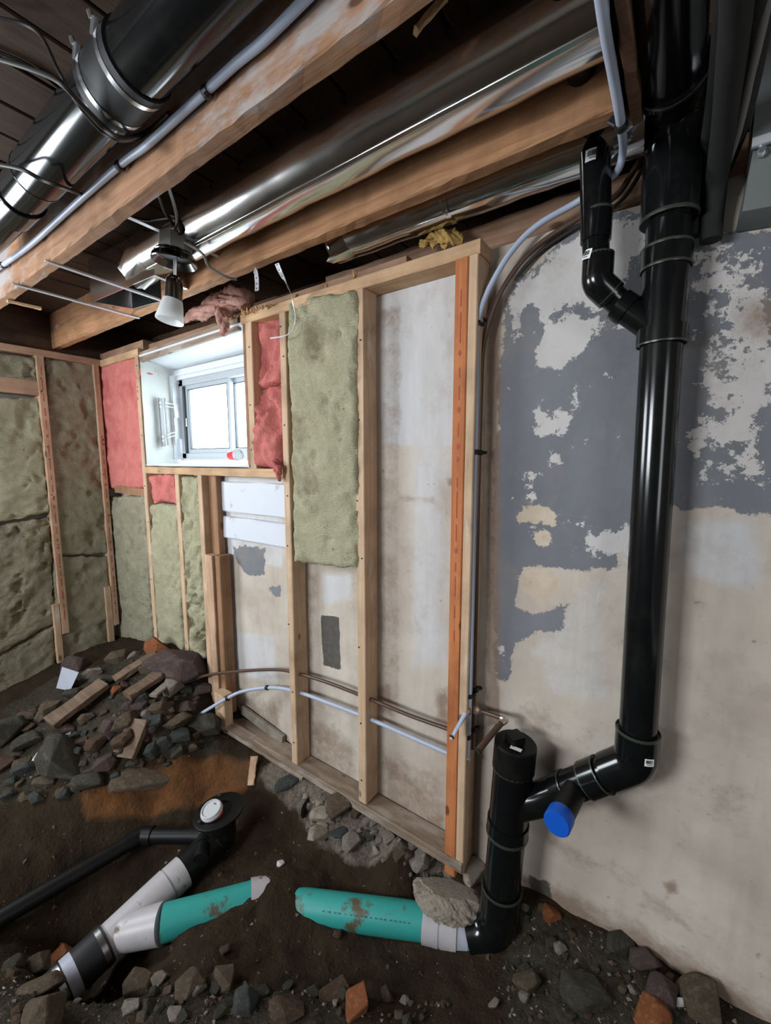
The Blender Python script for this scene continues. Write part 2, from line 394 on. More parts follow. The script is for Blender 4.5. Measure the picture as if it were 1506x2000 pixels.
def seg_dist(px, py, poly):
    """signed distance (inside positive) from points to a polygon"""
    d = np.full(px.shape, 1e9); ins = np.zeros(px.shape, bool); n = len(poly)
    for i in range(n):
        x0, y0 = poly[i]; x1, y1 = poly[(i+1) % n]
        vx, vy = x1-x0, y1-y0; L = vx*vx+vy*vy+1e-9
        t = np.clip(((px-x0)*vx+(py-y0)*vy)/L, 0, 1)
        d = np.minimum(d, np.hypot(px-x0-t*vx, py-y0-t*vy))
        c = ((y0 > py) != (y1 > py)) & (px < (x1-x0)*(py-y0)/((y1-y0) if y1 != y0 else 1e-9)+x0)
        ins ^= c
    return np.where(ins, d, -d)
def shape_field(X, Z, polys, wdt, peak=1.0, base=0.0, y=None):
    """soft coverage of wall areas: polygons given where they stand on the wall"""
    f = np.full(X.shape, base)
    for poly in polys:
        pw = wdt; pk = peak
        if isinstance(poly, dict): pw = poly.get('w', wdt); pk = poly.get('v', peak); poly = poly['p']
        pts = [(lambda q: (q.x, q.z))(P(a, b, Y=y or WY)) for a, b in poly]
        s = seg_dist(X, Z, pts)
        f = np.maximum(f, np.clip(.5 + s/(2*pw), 0, 1) * pk)
    return f
grey_paint = [[(985,590),(1010,545),(1060,505),(1120,440),(1180,410),(1250,420),(1340,470),(1430,455),(1560,440),(1580,1010),(1480,1003),(1400,985),(1330,1000),(1310,985),(1225,1030),(1210,1110),(1130,1112),(1020,1105),(1008,1180),(1045,1200),(1110,1180),(1095,1230),(1040,1240),(1005,1255),(992,1330),(968,1330),(962,1150),(965,900),(975,700)],
              {'p': [(450,1062),(520,1068),(523,1130),(480,1125),(455,1090)], 'v': .75, 'w': .03}, {'p': [(520,1140),(552,1140),(552,1175),(530,1165)], 'v': .7, 'w': .03},
              {'p': [(932,1560),(955,1560),(950,1640),(930,1650)], 'v': .6, 'w': .04}]
flakes = [{'p': [(985,560),(1250,420),(1240,1030),(1130,1100),(1010,1100),(970,900)], 'v': .30, 'w': .03}, {'p': [(1330,470),(1540,450),(1540,960),(1330,980)], 'v': .50, 'w': .05}, [(992,575),(1060,505),(1130,452),(1185,430),(1260,440),(1245,520),(1215,612),(1180,600),(1100,590),(1060,612),(1035,605),(1018,660),(1002,690),(988,640)],
          [(1075,640),(1120,620),(1165,625),(1178,660),(1145,690),(1110,705),(1095,730),(1068,725),(1050,700)],
          {'p': [(1020,790),(1060,770),(1085,800),(1120,805),(1118,850),(1085,850),(1060,865),(1030,845)], 'v': .68}, {'p': [(1018,915),(1060,905),(1072,880),(1105,885),(1100,920),(1060,940),(1040,985),(1020,960)], 'v': .85},
          {'p': [(975,620),(1000,640),(1010,800),(1000,960),(978,900)], 'v': .46, 'w': .05},
          {'p': [(1340,480),(1420,470),(1520,450),(1520,560),(1440,600),(1400,640),(1335,640)], 'v': .50, 'w': .06},
          {'p': [(1340,700),(1400,690),(1460,720),(1520,660),(1520,940),(1440,940),(1400,890),(1350,960),(1320,930)], 'v': .62, 'w': .06},
          {'p': [(1420,730),(1500,690),(1510,800),(1470,850),(1420,830)], 'v': .85}, {'p': [(1385,895),(1470,880),(1450,940),(1400,930)], 'v': .9},
          {'p': [(1140,1015),(1165,1040),(1240,1020),(1240,1110),(1160,1085)], 'v': .9}, {'p': [(1180,820),(1230,800),(1235,960),(1185,960)], 'v': .40, 'w': .06},
          {'p': [(965,1255),(990,1260),(985,1290),(970,1285)], 'v': .7, 'w': .02}]
brown = [{'p': [(960,1340),(1010,1320),(1120,1400),(1200,1420),(1180,1470),(1060,1440),(970,1440)], 'v': .55, 'w': .10}, {'p': [(956,600),(984,560),(976,1100),(978,1420),(950,1420),(950,700)], 'v': .85, 'w': .012}, {'p': [(740,1440),(890,1500),(890,1700),(740,1610)], 'v': .5, 'w': .08}, {'p': [(1300,1480),(1506,1500),(1506,1700),(1300,1640)], 'v': .42, 'w': .1}, {'p': [(1040,1650),(1240,1760),(1506,1950),(1506,1900),(1240,1700),(1060,1600)], 'v': .5, 'w': .06},
         {'p': [(1000,1690),(1120,1740),(1250,1800),(1420,1900),(1560,2000),(1560,2100),(1000,1900)], 'v': .8, 'w': .06}, {'p': [(1440,590),(1560,570),(1560,670),(1440,650)], 'v': .85, 'w': .07},
         {'p': [(1290,1720),(1320,1715),(1330,1745),(1305,1750)], 'v': .95, 'w': .015}, {'p': [(1340,1300),(1420,1300),(1430,1440),(1350,1420)], 'v': .45, 'w': .1}, {'p': [(1240,1690),(1275,1690),(1260,1800),(1235,1800)], 'v': .5, 'w': .05},
         {'p': [(735,1340),(765,1330),(770,1400),(740,1400)], 'v': .85, 'w': .03}, {'p': [(850,1350),(880,1340),(880,1420),(850,1410)], 'v': .8, 'w': .03}, {'p': [(730,1440),(800,1480),(880,1580),(880,1690),(730,1600)], 'v': .62, 'w': .08},
         {'p': [(595,1380),(700,1440),(700,1580),(600,1500)], 'v': .65, 'w': .06}, {'p': [(445,1340),(552,1360),(560,1500),(445,1440)], 'v': .62, 'w': .07}, {'p': [(775,965),(850,970),(850,985),(775,980)], 'v': .65, 'w': .02},
         {'p': [(870,935),(895,930),(895,950),(875,950)], 'v': .95, 'w': .012}, {'p': [(595,1110),(625,1120),(620,1440),(596,1420)], 'v': .55, 'w': .04}, {'p': [(820,1580),(870,1590),(870,1640),(830,1630)], 'v': .8, 'w': .03}, {'p': [(740,600),(788,590),(785,1400),(735,1400)], 'v': .42, 'w': .02}]  # the two tall strips beside studs are the studs' cast shade, painted in
wash = [{'p': [(745,560),(895,530),(895,868),(745,868)], 'v': 1.0, 'w': .012}, {'p': [(785,840),(895,840),(895,1330),(790,1310)], 'v': .62, 'w': .08}, {'p': [(1320,1010),(1480,1005),(1506,1120),(1480,1180),(1330,1120)], 'v': .8, 'w': .05},
        {'p': [(445,1230),(540,1240),(545,1340),(450,1320)], 'v': .8, 'w': .04}, {'p': [(625,1115),(690,1115),(690,1180),(630,1190)], 'v': .8, 'w': .05}, {'p': [(1130,1110),(1220,1110),(1215,1400),(1060,1380),(1010,1260)], 'v': .5, 'w': .06}, {'p': [(430,925),(552,935),(552,1110),(445,1090)], 'v': .9, 'w': .03}]
tanp = [{'p': [(1012,1125),(1045,1105),(1082,1112),(1090,1150),(1062,1200),(1030,1165),(1010,1150)], 'v': .9, 'w': .015}, {'p': [(1012,1010),(1030,990),(1070,988),(1084,1005),(1082,1028),(1060,1018),(1035,1018),(1015,1025)], 'v': 1.0, 'w': .012}, {'p': [(1047,1040),(1068,1035),(1076,1052),(1066,1068),(1048,1064)], 'v': 1.0, 'w': .012}]
dark = [{'p': [(626,1200),(662,1205),(666,1310),(632,1300)], 'v': 1.0, 'w': .012}, {'p': [(760,920),(795,915),(790,935),(765,935)], 'v': .3, 'w': .02}, {'p': [(1030,1700),(1080,1720),(1080,1760),(1030,1750)], 'v': .8, 'w': .03},
        {'p': [(1350,470),(1440,470),(1400,540),(1350,530)], 'v': .5, 'w': .06}, {'p': [(1380,940),(1480,940),(1480,985),(1390,975)], 'v': .35, 'w': .05}]
def wall_grid(xs, zs, hole):
    X, Z = np.meshgrid(xs, zs); nx, nz = len(xs), len(zs)
    Yv = WY + (fbm(X*3, Z*3, 5) - .5) * .010 + (fbm(X*22, Z*22, 9, 3) - .5) * .004
    mb = MB(); mb.v = [tuple(p) for p in np.stack([X.ravel(), Yv.ravel(), Z.ravel()], 1).tolist()]
    for j in range(nz-1):
        for i in range(nx-1):
            cx, cz = (xs[i]+xs[i+1])/2, (zs[j]+zs[j+1])/2
            if hole and WX0 < cx < WX1 and WZ0 < cz < WZ1: continue
            mb.f.append((j*nx+i, j*nx+i+1, (j+1)*nx+i+1, (j+1)*nx+i))
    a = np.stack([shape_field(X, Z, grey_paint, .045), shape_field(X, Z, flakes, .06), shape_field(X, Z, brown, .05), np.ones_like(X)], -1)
    b = np.stack([shape_field(X, Z, wash, .02), shape_field(X, Z, [dict(q, w=.03) for q in tanp], .03), shape_field(X, Z, dark, .02), np.ones_like(X)], -1)
    return mb, a.reshape(-1, 4), b.reshape(-1, 4)
xs = np.unique(np.concatenate([np.arange(-3.24, .62, .0125), [WX0, WX1]])); zs = np.unique(np.concatenate([np.arange(-.45, 1.99, .0125), [WZ0, WZ1, 1.998]]))
mb, fa, fb = wall_grid(xs, zs, True)
me = bpy.data.meshes.new('wall_back'); me.from_pydata(mb.v, [], mb.f)
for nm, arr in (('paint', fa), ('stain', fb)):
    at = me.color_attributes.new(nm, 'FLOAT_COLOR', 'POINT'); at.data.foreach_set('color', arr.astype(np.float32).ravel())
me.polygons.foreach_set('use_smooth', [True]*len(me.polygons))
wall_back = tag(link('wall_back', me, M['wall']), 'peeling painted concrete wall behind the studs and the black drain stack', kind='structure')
# rest of the shell: wall tops, the rim above them and the unseen sides of the cellar
mb = MB().box((-3.24, WY+.01, 1.975), (WX0-.02, 1.62, 1.997)).box((WX1+.02, WY+.01, 1.975), (2.4, 1.62, 1.997)).box((WX0-.02, WY+.01, 1.958), (WX1+.02, 1.62, 1.997)).box((.60, WY, -.6), (2.4, 1.62, 1.975))
S('trim_1', mb, M['bare_wall'], label='concrete top of the long wall')
S('trim_2', MB().box((-3.4, 1.60, 1.99), (2.4, 1.66, 2.27)), M['old_plate'], label='dark rim board above the long wall')
S('wall_left', MB().box((-3.40, -2.7, -.7), (-3.235, 1.66, 2.27)), M['bare_wall'], label='concrete wall behind the insulated studs on the left')
S('wall_right', MB().box((2.4, -2.7, -.7), (2.5, 1.66, 2.27)), M['bare_wall'])
S('wall_front', MB().box((-3.4, -2.8, -.7), (2.5, -2.7, 2.27)), M['bare_wall'])
ceiling = S('ceiling', MB().box((-3.4, -2.8, 2.25), (2.5, 1.66, 2.28)), M['bare_wall'], label='underside of the old plank floor above')
rnd = random.Random(3); x = -3.23; k = 0
while x < .75:
    wd = rnd.uniform(.125, .15)
    obj('plank', MB().bar((x+wd/2, -.75, 2.238), (x+wd/2, 1.6, 2.238+rnd.uniform(-.003, .003)), wd-.006, .022, ch=.003, seg=6, jit=.0012, seed=k), M['plank'], ceiling)
    x += wd; k += 1
S('trim_3', MB().box((-3.235, -2.6, 2.0), (-3.20, 1.6, 2.226)), M['plank'], label='dark rim board above the left wall')
# far wall blocks under the window
for (p4, z0, z1) in ((None, 1.085, 1.245), (None, .945, 1.06)):
    rr = random.Random(int(z0*100)); 
    b = MB().bar((-2.00, WY-.006, (z0+z1)/2), (-1.42, WY-.006, (z0+z1)/2), z1-z0, .03, up=(0, -1, 0), ch=.006, seg=5, jit=.0018, seed=int(z0*100))
    obj('block', b, M['block'], wall_back, label='white painted block')

# ---------------------------------------------------------------- window in its reveal
win = thing('window_1', ((WX0+WX1)/2, 1.3, WZ0), 'small white sliding window deep in its reveal', kind='structure')
WIY = 1.44
obj('reveal_side', MB().grid(lambda u, v: (-2.615 + .0*u + (fbm(np.array([u*5]), np.array([v*9]), 3)[0]-.5)*.008, FY+.003+u*.23, WZ0+v*(.60)), 14, 24), M['revealplaster'], win, sharp=30)
obj('reveal_side', MB().box((-1.668, FY+.03, WZ0), (-1.655, 1.6, 1.955)), M['revealplaster'], win)
hd = MB(); hd.bar((-2.615, FY+.012, 1.945), (-1.69, FY+.012, 1.965), .02, .055, ch=.003)
obj('head_board', hd, M['plate_dirty'], win, label='grey painted board edge over the window')
obj('reveal_head', MB().add([(-2.615,FY,1.945),(-1.66,FY,1.955),(-1.66,1.46,1.90),(-2.615,1.46,1.895),(-2.615,FY,1.955),(-1.66,FY,1.965),(-1.66,1.46,1.955),(-2.615,1.46,1.955)], [(0,1,2,3)[::-1],(4,5,6,7),(0,1,5,4),(1,2,6,5),(2,3,7,6),(3,0,4,7)]), M['trimwhite'], win, label='white sloping top of the reveal')
obj('sill_board', MB().bar((-2.615, FY+.115, 1.327), (-1.645, FY+.115, 1.327), .23, .014, ch=.003, seg=10, jit=.0015), M['trimwhite'], win)
# chipped mortar at the left jamb, head trim, aluminium frame, sashes
obj('head_trim', MB().box((-2.60, 1.425, 1.84), (-1.66, 1.47, 1.90)).box((-2.60, 1.415, 1.862), (-1.66, 1.43, 1.872)), M['trimwhite'], win)
jt = MB(); rr = random.Random(5)
for k in range(12):
    z = 1.36 + k*.042; jt.box((-2.62, 1.40, z), (-2.575 - rr.uniform(0, .012) - (.02 if k < 3 else 0), 1.455, z+.042))
obj('jamb_trim', jt, M['trimwhite'], win)
fr = MB().box((-2.585, WIY, 1.36), (-2.545, WIY+.07, 1.85)).box((-2.585, WIY, 1.36), (-1.665, WIY+.07, 1.395)).box((-2.585, WIY, 1.805), (-1.665, WIY+.07, 1.85)).box((-1.69, WIY, 1.36), (-1.665, WIY+.07, 1.85))
fr.box((-2.585, WIY-.012, 1.352), (-1.665, WIY+.01, 1.366))
obj('frame', fr, M['alu'], win)
def sash(x0, x1, y, z0, z1, t=.024):
    a = MB().box((x0, y, z0), (x0+t, y+.022, z1)).box((x1-t, y, z0), (x1, y+.022, z1)).box((x0+t, y, z0), (x1-t, y+.022, z0+t)).box((x0+t, y, z1-t), (x1-t, y+.022, z1))
    s_ = obj('sash', a, M['alu'], win)
    gk = MB(); e = .005
    for q in (((x0+t, z0+t), (x0+t+e, z1-t)), ((x1-t-e, z0+t), (x1-t, z1-t)), ((x0+t, z0+t), (x1-t, z0+t+e)), ((x0+t, z1-t-e), (x1-t, z1-t))):
        gk.box((q[0][0], y-.001, q[0][1]), (q[1][0], y+.012, q[1][1]))
    obj('gasket', gk, M['alu_dark'], s_)
    obj('pane', MB().box((x0+t, y+.010, z0+t), (x1-t, y+.013, z1-t)), M['glass'], s_)
    return s_
s1 = sash(-2.535, -2.085, WIY+.012, 1.396, 1.806)
obj('latch', MB().bar((-2.530, WIY+.006, 1.56), (-2.530, WIY+.006, 1.61), .010, .010, up=(0, 1, 0)), M['white'], s1)
obj('track_edge', MB().box((-2.545, WIY-.004, 1.395), (-2.537, WIY+.03, 1.80)), M['alu_dark'], win)
sash(-2.115, -1.69, WIY+.042, 1.396, 1.806)

# ================================================================ GROUND
gp = []   # known ground heights: (picture place, height)
for px, py, z in [(0,1400,0),(60,1385,.03),(110,1335,.08),(200,1290,.12),(310,1268,.24),(380,1320,.16),(440,1420,-.075),
    (100,1450,.02),(200,1400,.09),(300,1400,.11),(380,1420,.0),(0,1480,-.05),(100,1520,-.08),(250,1470,0),(350,1470,-.03),(420,1460,-.07),
    (150,1545,-.09),(250,1520,-.09),(330,1495,-.08),(420,1478,-.08),(490,1490,-.09),(180,1600,-.16),(300,1580,-.22),(400,1560,-.23),(470,1570,-.24),(430,1600,-.26),
    (0,1600,-.1),(100,1600,-.13),(0,1700,-.15),(100,1680,-.19),(0,1800,-.27),(130,1730,-.28),(260,1650,-.26),(360,1645,-.27),
    (200,1740,-.34),(300,1690,-.32),(120,1850,-.40),(230,1900,-.40),(330,1870,-.33),(500,1650,-.27),(580,1660,-.27),(650,1720,-.275),(500,1800,-.29),(420,1790,-.30),(700,1870,-.285),(850,1760,-.26),(850,1880,-.28),(600,1850,-.29),
    (560,1510,-.1),(630,1555,-.12),(700,1600,-.13),(800,1650,-.135),(880,1700,-.14),(590,1600,-.22),(640,1660,-.23),(720,1690,-.24),(820,1740,-.24),
    (1060,1745,-.085),(1200,1815,-.085),(1400,1935,-.09),(1500,1995,-.09),(1100,1850,-.14),(1000,1880,-.22),(1200,1910,-.11),(1300,1970,-.09),(1100,1950,-.14),(1000,1960,-.19),(1400,2020,-.09),
    (40,1890,-.24),(20,1850,-.29),(100,1970,-.16),(250,1965,-.20),(400,1945,-.21),(600,1965,-.21),(750,1975,-.21),(850,1950,-.25),(60,1940,-.19)]:
    q = P(px, py, Z=z); gp.append((q.x, q.y, z))
gp += [(-1.0,.2,-.16),(0,0,-.1),(.3,.6,-.1),(-2,-.5,-.1),(1,.8,-.09),(2,0,-.1),(-3,-.6,-.1),(.3,1.4,-.08),(0,1.4,-.08),(-.3,1.4,-.07),(-.6,1.4,-.08),(-1,1.4,-.07),(-1.5,1.4,-.06),(-1.85,1.4,-.06),(-2.2,1.4,.2),(-2.6,1.4,.24),(-3.2,1.4,.14),(-3.3,.9,.08),(-3.3,.5,.0),(0,-2,-.1),(-1.2,1.21,-.095),(-.8,1.21,-.10),(-1.6,1.21,-.095)]
def wp_(px, py, z, dx=0, dy=0, zz=None): q = P(px, py, Z=z); gp.append((q.x+dx, q.y+dy, z if zz is None else zz))
for px, z in ((592,-.235), (640,-.255), (700,-.275), (780,-.28)): wp_(px, 1768+(px-592)*.14, -.262, -.03, -.075, z)
for px, py, z in ((545,1752,-.222), (520,1752,-.23), (492,1752,-.235), (450,1765,-.25), (400,1780,-.262), (350,1795,-.275)): wp_(px, py, -.27, .045, -.03, z)
for px, py, z in ((560,1735,-.225), (610,1745,-.235), (500,1725,-.24), (720,1765,-.25)): wp_(px, py, -.26, 0, .03, z)
wp_(175,1880,-.33,0,0,-.47); wp_(150,1900,-.33,0,0,-.46); wp_(210,1890,-.33,.05,0,-.45); wp_(130,1860,-.33,-.05,0,-.43)
gp = np.array(gp); _c = gp[:, :2]
def _U(r): r = np.maximum(r, 1e-9); return r   # linear RBF: keeps steps crisp, never overshoots much
_A = _U(np.hypot(_c[:, None, 0]-_c[None, :, 0], _c[:, None, 1]-_c[None, :, 1])) - np.eye(len(_c))*.01
_Wt = np.linalg.solve(_A, gp[:, 2] - gp[:, 2].mean())
def ground0(x, y):
    x = np.asarray(x, float); y = np.asarray(y, float); r = np.hypot(x[..., None]-_c[:, 0], y[..., None]-_c[:, 1])
    return r @ _Wt + gp[:, 2].mean()
def ground(x, y):
    x = np.asarray(x, float); y = np.asarray(y, float)
    n1 = fbm(x*5, y*5, 11, 4) - .5; n2 = fbm(x*24, y*24, 12, 3) - .5
    lip = np.clip((.62 - y - .25*x*0)/.1, 0, 1)
    return ground0(x, y) + n1*.045 + n2*.016
def hit(px, py, lift=0.0):
    d = ray(px, py); t = .3
    ts = np.linspace(.4, 4.5, 500); X = d.x*ts; Yv = d.y*ts; Zv = CAMZ + d.z*ts
    below = np.nonzero(Zv < ground(X, Yv) + lift)[0]
    t = ts[below[0]] if len(below) else 3.0
    return CAM + d*t, t
xs = np.concatenate([np.arange(-3.24, -2.0, .016), np.arange(-2.0, .5, .011), np.arange(.5, 2.41, .06)]); ys = np.concatenate([np.arange(-2.7, 0, .08), np.arange(0, 1.335, .011)])
X, Yg = np.meshgrid(xs, ys); Zg = np.concatenate([ground(X[i:i+20], Yg[i:i+20]) for i in range(0, len(ys), 20)])
nx = len(xs); fs = [(j*nx+i, j*nx+i+1, (j+1)*nx+i+1, (j+1)*nx+i) for j in range(len(ys)-1) for i in range(nx-1)]
me = bpy.data.meshes.new('floor'); me.from_pydata(np.stack([X.ravel(), Yg.ravel(), Zg.ravel()], 1).tolist(), [], fs)
def gfield(polys, w):
    f = np.zeros(X.shape)
    for poly in polys:
        pts = [(lambda q: (q.x, q.y))(P(a, b, Z=z)) for a, b, z in poly]
        f = np.maximum(f, np.clip(.5 + seg_dist(X, Yg, pts)/(2*w), 0, 1))
    return f
orange = gfield([[(170,1600,-.16),(150,1545,-.09),(250,1518,-.09),(330,1492,-.08),(430,1470,-.08),(495,1485,-.09),(480,1560,-.23),(380,1575,-.23),(280,1590,-.2)]], .05)
conc = gfield([[(500,1500,-.09),(560,1470,-.08),(700,1560,-.1),(890,1690,-.13),(880,1730,-.2),(720,1690,-.23),(620,1660,-.23),(585,1590,-.2)]], .05)
rub = gfield([[(0,1390,0),(110,1320,.08),(310,1255,.25),(440,1410,-.07),(420,1470,-.08),(150,1530,-.09),(0,1580,-.1)], [(1010,1730,-.08),(1520,2000,-.09),(1520,2100,-.1),(1000,2060,-.18),(980,1900,-.2)], [(0,1890,-.22),(250,1925,-.2),(450,1905,-.22),(700,1950,-.2),(700,2100,-.15),(0,2100,-.15)]], .07)
at = me.color_attributes.new('soil', 'FLOAT_COLOR', 'POINT')
at.data.foreach_set('color', np.stack([orange, conc, rub, np.ones_like(rub)], -1).astype(np.float32).ravel())
me.polygons.foreach_set('use_smooth', [True]*len(me.polygons))
floor = tag(link('floor', me, M['soil']), 'dug up dark soil floor with a pipe trench', kind='structure')

# ================================================================ JOISTS
obj('ceiling_joist', MB().bar((-3.22, .605, 2.13), (.6, .605, 2.13), .042, .20, ch=.004, seg=90, jit=.0016, seed=1), M['joist_white'], None,
    'rough ceiling joist with whitewash smears, nearest to us, carrying a grey pipe', 'joist')
obj('ceiling_joist', MB().bar((-3.22, 1.02, 2.13), (-.16, 1.02, 2.13), .042, .20, ch=.004, seg=80, jit=.0016, seed=2), M['joist'], None,
    'bare brown ceiling joist between the two shiny round ducts', 'joist')
obj('sill_beam', MB().bar((-1.25, 1.40, 2.05), (.75, 1.40, 2.05), .11, .10, ch=.008, seg=40, jit=.004, seed=4), M['old_plate'], None,
    'old brown sill beam lying on top of the concrete wall under the far duct', 'beam')
obj('joist_block', MB().bar((-.014, 1.10, 2.205), (-.014, 1.33, 2.205), .022, .05, ch=.003, seg=12, jit=.001), M['plate_y'], None, 'short light wood piece between the big black overhead pipe and the black sleeves', 'joist')
obj('joist_block', MB().bar((-.138, .70, 2.165), (-.138, 1.20, 2.165), .022, .15, ch=.003, seg=12, jit=.002), M['old_plate'], None, 'dark rough timber closing the joist end beside the grey riser pipe', 'joist')

# ================================================================ STUD WALLS
frame = thing('stud_framing', (-1.9, 1.275, -.08), 'bare softwood stud framing along the long wall, built around the window', 'framing')
def stud(parent, x0, x1, z0, z1, mat, y0=FY, y1=WY-.008, name='stud', label=None, seg=8):
    return obj(name, MB().bar(((x0+x1)/2, (y0+y1)/2, z0), ((x0+x1)/2, (y0+y1)/2, z1), x1-x0, y1-y0, up=(0, 1, 0), ch=.003, seg=seg, jit=.0006, seed=int(abs(x0)*999)), mat, parent, label)
st_end = stud(frame, -.611, -.568, -.13, 1.955, M['stud_red'], label='orange stained stud')
obj('stud', MB().bar((-.552, 1.275, -.10), (-.552, 1.275, 1.955), .030, .088, up=(0, 1, 0), ch=.003), M['stud'], frame)
st_b = stud(frame, -1.008, -.968, -.05, 1.955, M['stud'])
st_c = stud(frame, -1.412, -1.374, -.07, 1.955, M['stud'])
st_d = stud(frame, -1.636, -1.592, 1.315, 1.955, M['stud'])
stud(frame, -1.664, -1.640, 1.315, 1.965, M['stud_brown'], y0=FY+.006, label='dark board edge beside the window')
st_k = stud(frame, -2.672, -2.632, .10, 1.955, M['stud'])
stud(frame, -2.306, -2.266, .10, 1.275, M['stud'])
stud(frame, -2.082, -2.043, -.05, 1.275, M['stud'])
stud(frame, -2.040, -1.972, .0, 1.275, M['stud_brown'], y0=1.268, y1=1.305, label='broad brown board')
stud(frame, -2.036, -1.972, -.05, .86, M['stud_dim'], y0=1.222, y1=1.262, label='short grey smeared board')
stud(frame, -1.968, -1.925, -.02, .86, M['stud_brown'], y0=1.236, y1=1.30, label='short brown board')
stud(frame, -1.955, -1.868, -.075, .135, M['stud'], y0=1.185, y1=1.235, name='cut_off_block', label='short pale stud stub on the bottom plate')
for a, b, z, mt, nm, y, w_, h_ in ((-1.668, -.532, 1.976, 'plate', 'top_plate', 1.275, .088, .042), (-3.14, -2.625, 1.976, 'plate', 'top_plate', 1.275, .088, .042), (-2.632, -1.415, 1.295, 'plate', 'window_sill_plate', 1.272, .086, .040),
                               (-1.93, -.54, -.075, 'plate_dirty', 'bottom_plate', 1.268, .090, .040), (-1.74, -.80, 2.012, 'old_plate', 'upper_plate', 1.30, .10, .030), (-3.18, -2.60, 2.02, 'old_plate', 'upper_plate', 1.30, .10, .05), (-2.66, -1.66, 2.0, 'old_plate', 'upper_plate', 1.33, .10, .05)):
    obj(nm, MB().bar((a, y, z), (b, y, z), w_, h_, ch=.003, seg=20, jit=.0009, seed=int(abs(a*100))), M[mt], frame)
obj('plate_strip', MB().bar((-1.88, 1.302, .0), (-1.55, 1.302, -.045), .02, .05, ch=.003), M['rock_pale'], frame, label='pale dusty strip against the wall')
def splinters(name, base, length, n, parent, mat, seed, size=.03):
    rr = random.Random(seed); m = MB()
    for k in range(n):
        p = V(base) + V((rr.uniform(-.5, .5)*length, rr.uniform(-.012, .035), rr.uniform(-.004, .006)))
        d = V((rr.uniform(-1, 1), rr.uniform(-.4, .4), rr.uniform(.1, .9))).normalized()*rr.uniform(.3, 1)*size
        a = d.orthogonal().normalized()*size*.25
        m.add([p-a, p+a, p+d+a*.3, p+d-a*.5, p+a.cross(d).normalized()*size*.15+d*.4], [(0,1,2,3), (0,4,1), (1,4,2), (2,4,3), (3,4,0)])
    o = obj(name, m, mat, parent); o['kind'] = 'stuff'; return o
splinters('torn_fibres', (-1.35, 1.26, 2.0), .9, 150, frame, M['splinter'], 4)
splinters('torn_fibres', (-1.52, 1.225, 1.985), .22, 40, frame, M['splinter'], 5, .025)
# nail heads and red lumber marks on the studs
def marks(parent, x, z0, z1, n, seed):
    rr = random.Random(seed); m = MB(); y = FY-.0012; z = z0
    while z < z1:
        L = rr.uniform(.03, .09)
        if rr.random() < .35:
            m.add([(x, y, z), (x+.006, y, z+.010), (x, y, z+.020), (x-.006, y, z+.010)], [(0, 1, 2, 3)]); z += .04
        else:
            m.box((x-.0014, y, z), (x+.0014, y+.0006, z+L)); z += L + rr.uniform(.012, .05)
    o = obj('ink_mark', m, M['redink'], parent); o['kind'] = 'stuff'
marks(st_end, -.590, .75, 1.85, 0, 1)
def nails(parent, pts):
    m = MB()
    for p in pts: m.lathe(p, (0, -1, 0), [(0, .0035), (.0012, .0035)], 8)
    o = obj('nail_head', m, M['ink'], parent); o['kind'] = 'stuff'
rr = random.Random(9)
for s_, x in ((st_b, -.99), (st_c, -1.394), (st_k, -2.652), (st_d, -1.614)):
    nails(s_, [(x+rr.uniform(-.012, .012), FY-.001, z) for z in ([.05, .3, .62, .98, 1.2, 1.5, 1.78, 1.9] if s_ is not st_d else [1.4, 1.6, 1.85])])

lframe = thing('stud_framing', (-3.18, .9, 0), 'bare softwood stud framing with red lumber marks against the left wall', 'framing')
def lstud(y0, y1, z0, z1, mat, lab=None, x0=-3.228, x1=LX):
    return obj('stud', MB().bar(((x0+x1)/2, (y0+y1)/2, z0), ((x0+x1)/2, (y0+y1)/2, z1), x1-x0, y1-y0, up=(0, 1, 0), ch=.003, seg=8, jit=.0007, seed=int(y0*99)), mat, lframe, lab)
l1 = lstud(.895, .935, .26, 1.965, M['stud_dim'])
lstud(.858, .893, .06, .46, M['stud'], 'short pale scrap beside the stud')
lstud(.495, .535, -.05, 1.965, M['stud_dim'])
l2 = lstud(1.190, 1.224, .22, 1.965, M['stud_dim'])
lstud(1.150, 1.188, .05, .50, M['stud'], 'short pale scrap beside the stud')
obj('top_plate', MB().bar((-3.185, .30, 1.982), (-3.185, 1.235, 1.982), .09, .040, ch=.003, seg=12, jit=.001), M['plate_y'], lframe)
obj('blocking', MB().bar((-3.185, .40, 1.775), (-3.185, .895, 1.775), .085, .085, ch=.003, seg=6, jit=.001), M['plate_y'], lframe, label='orange brown blocking between studs')
for par, yc, z0, z1, sd in ((l1, .915, .35, 1.9, 2), (l2, 1.207, .3, 1.5, 3)):
    rr = random.Random(sd); m = MB(); x = LX+.0012; z = z0
    while z < z1:
        L = rr.uniform(.02, .07)
        if rr.random() < .3: m.add([(x, yc, z), (x, yc+.006, z+.012), (x, yc, z+.024), (x, yc-.006, z+.012)], [(0, 1, 2, 3)]); z += .05
        else: m.box((x-.0006, yc-.002, z), (x, yc+.002, z+L)); z += L + rr.uniform(.01, .04)
    o = obj('ink_mark', m, M['redink'], par); o['kind'] = 'stuff'
    m = MB()
    for k in range(9): m.lathe((LX+.0005, yc+rr.uniform(-.012, .012), z0+rr.uniform(0, z1-z0)), (1, 0, 0), [(0, .0035), (.0012, .0035)], 8)
    o = obj('nail_head', m, M['ink'], par); o['kind'] = 'stuff'

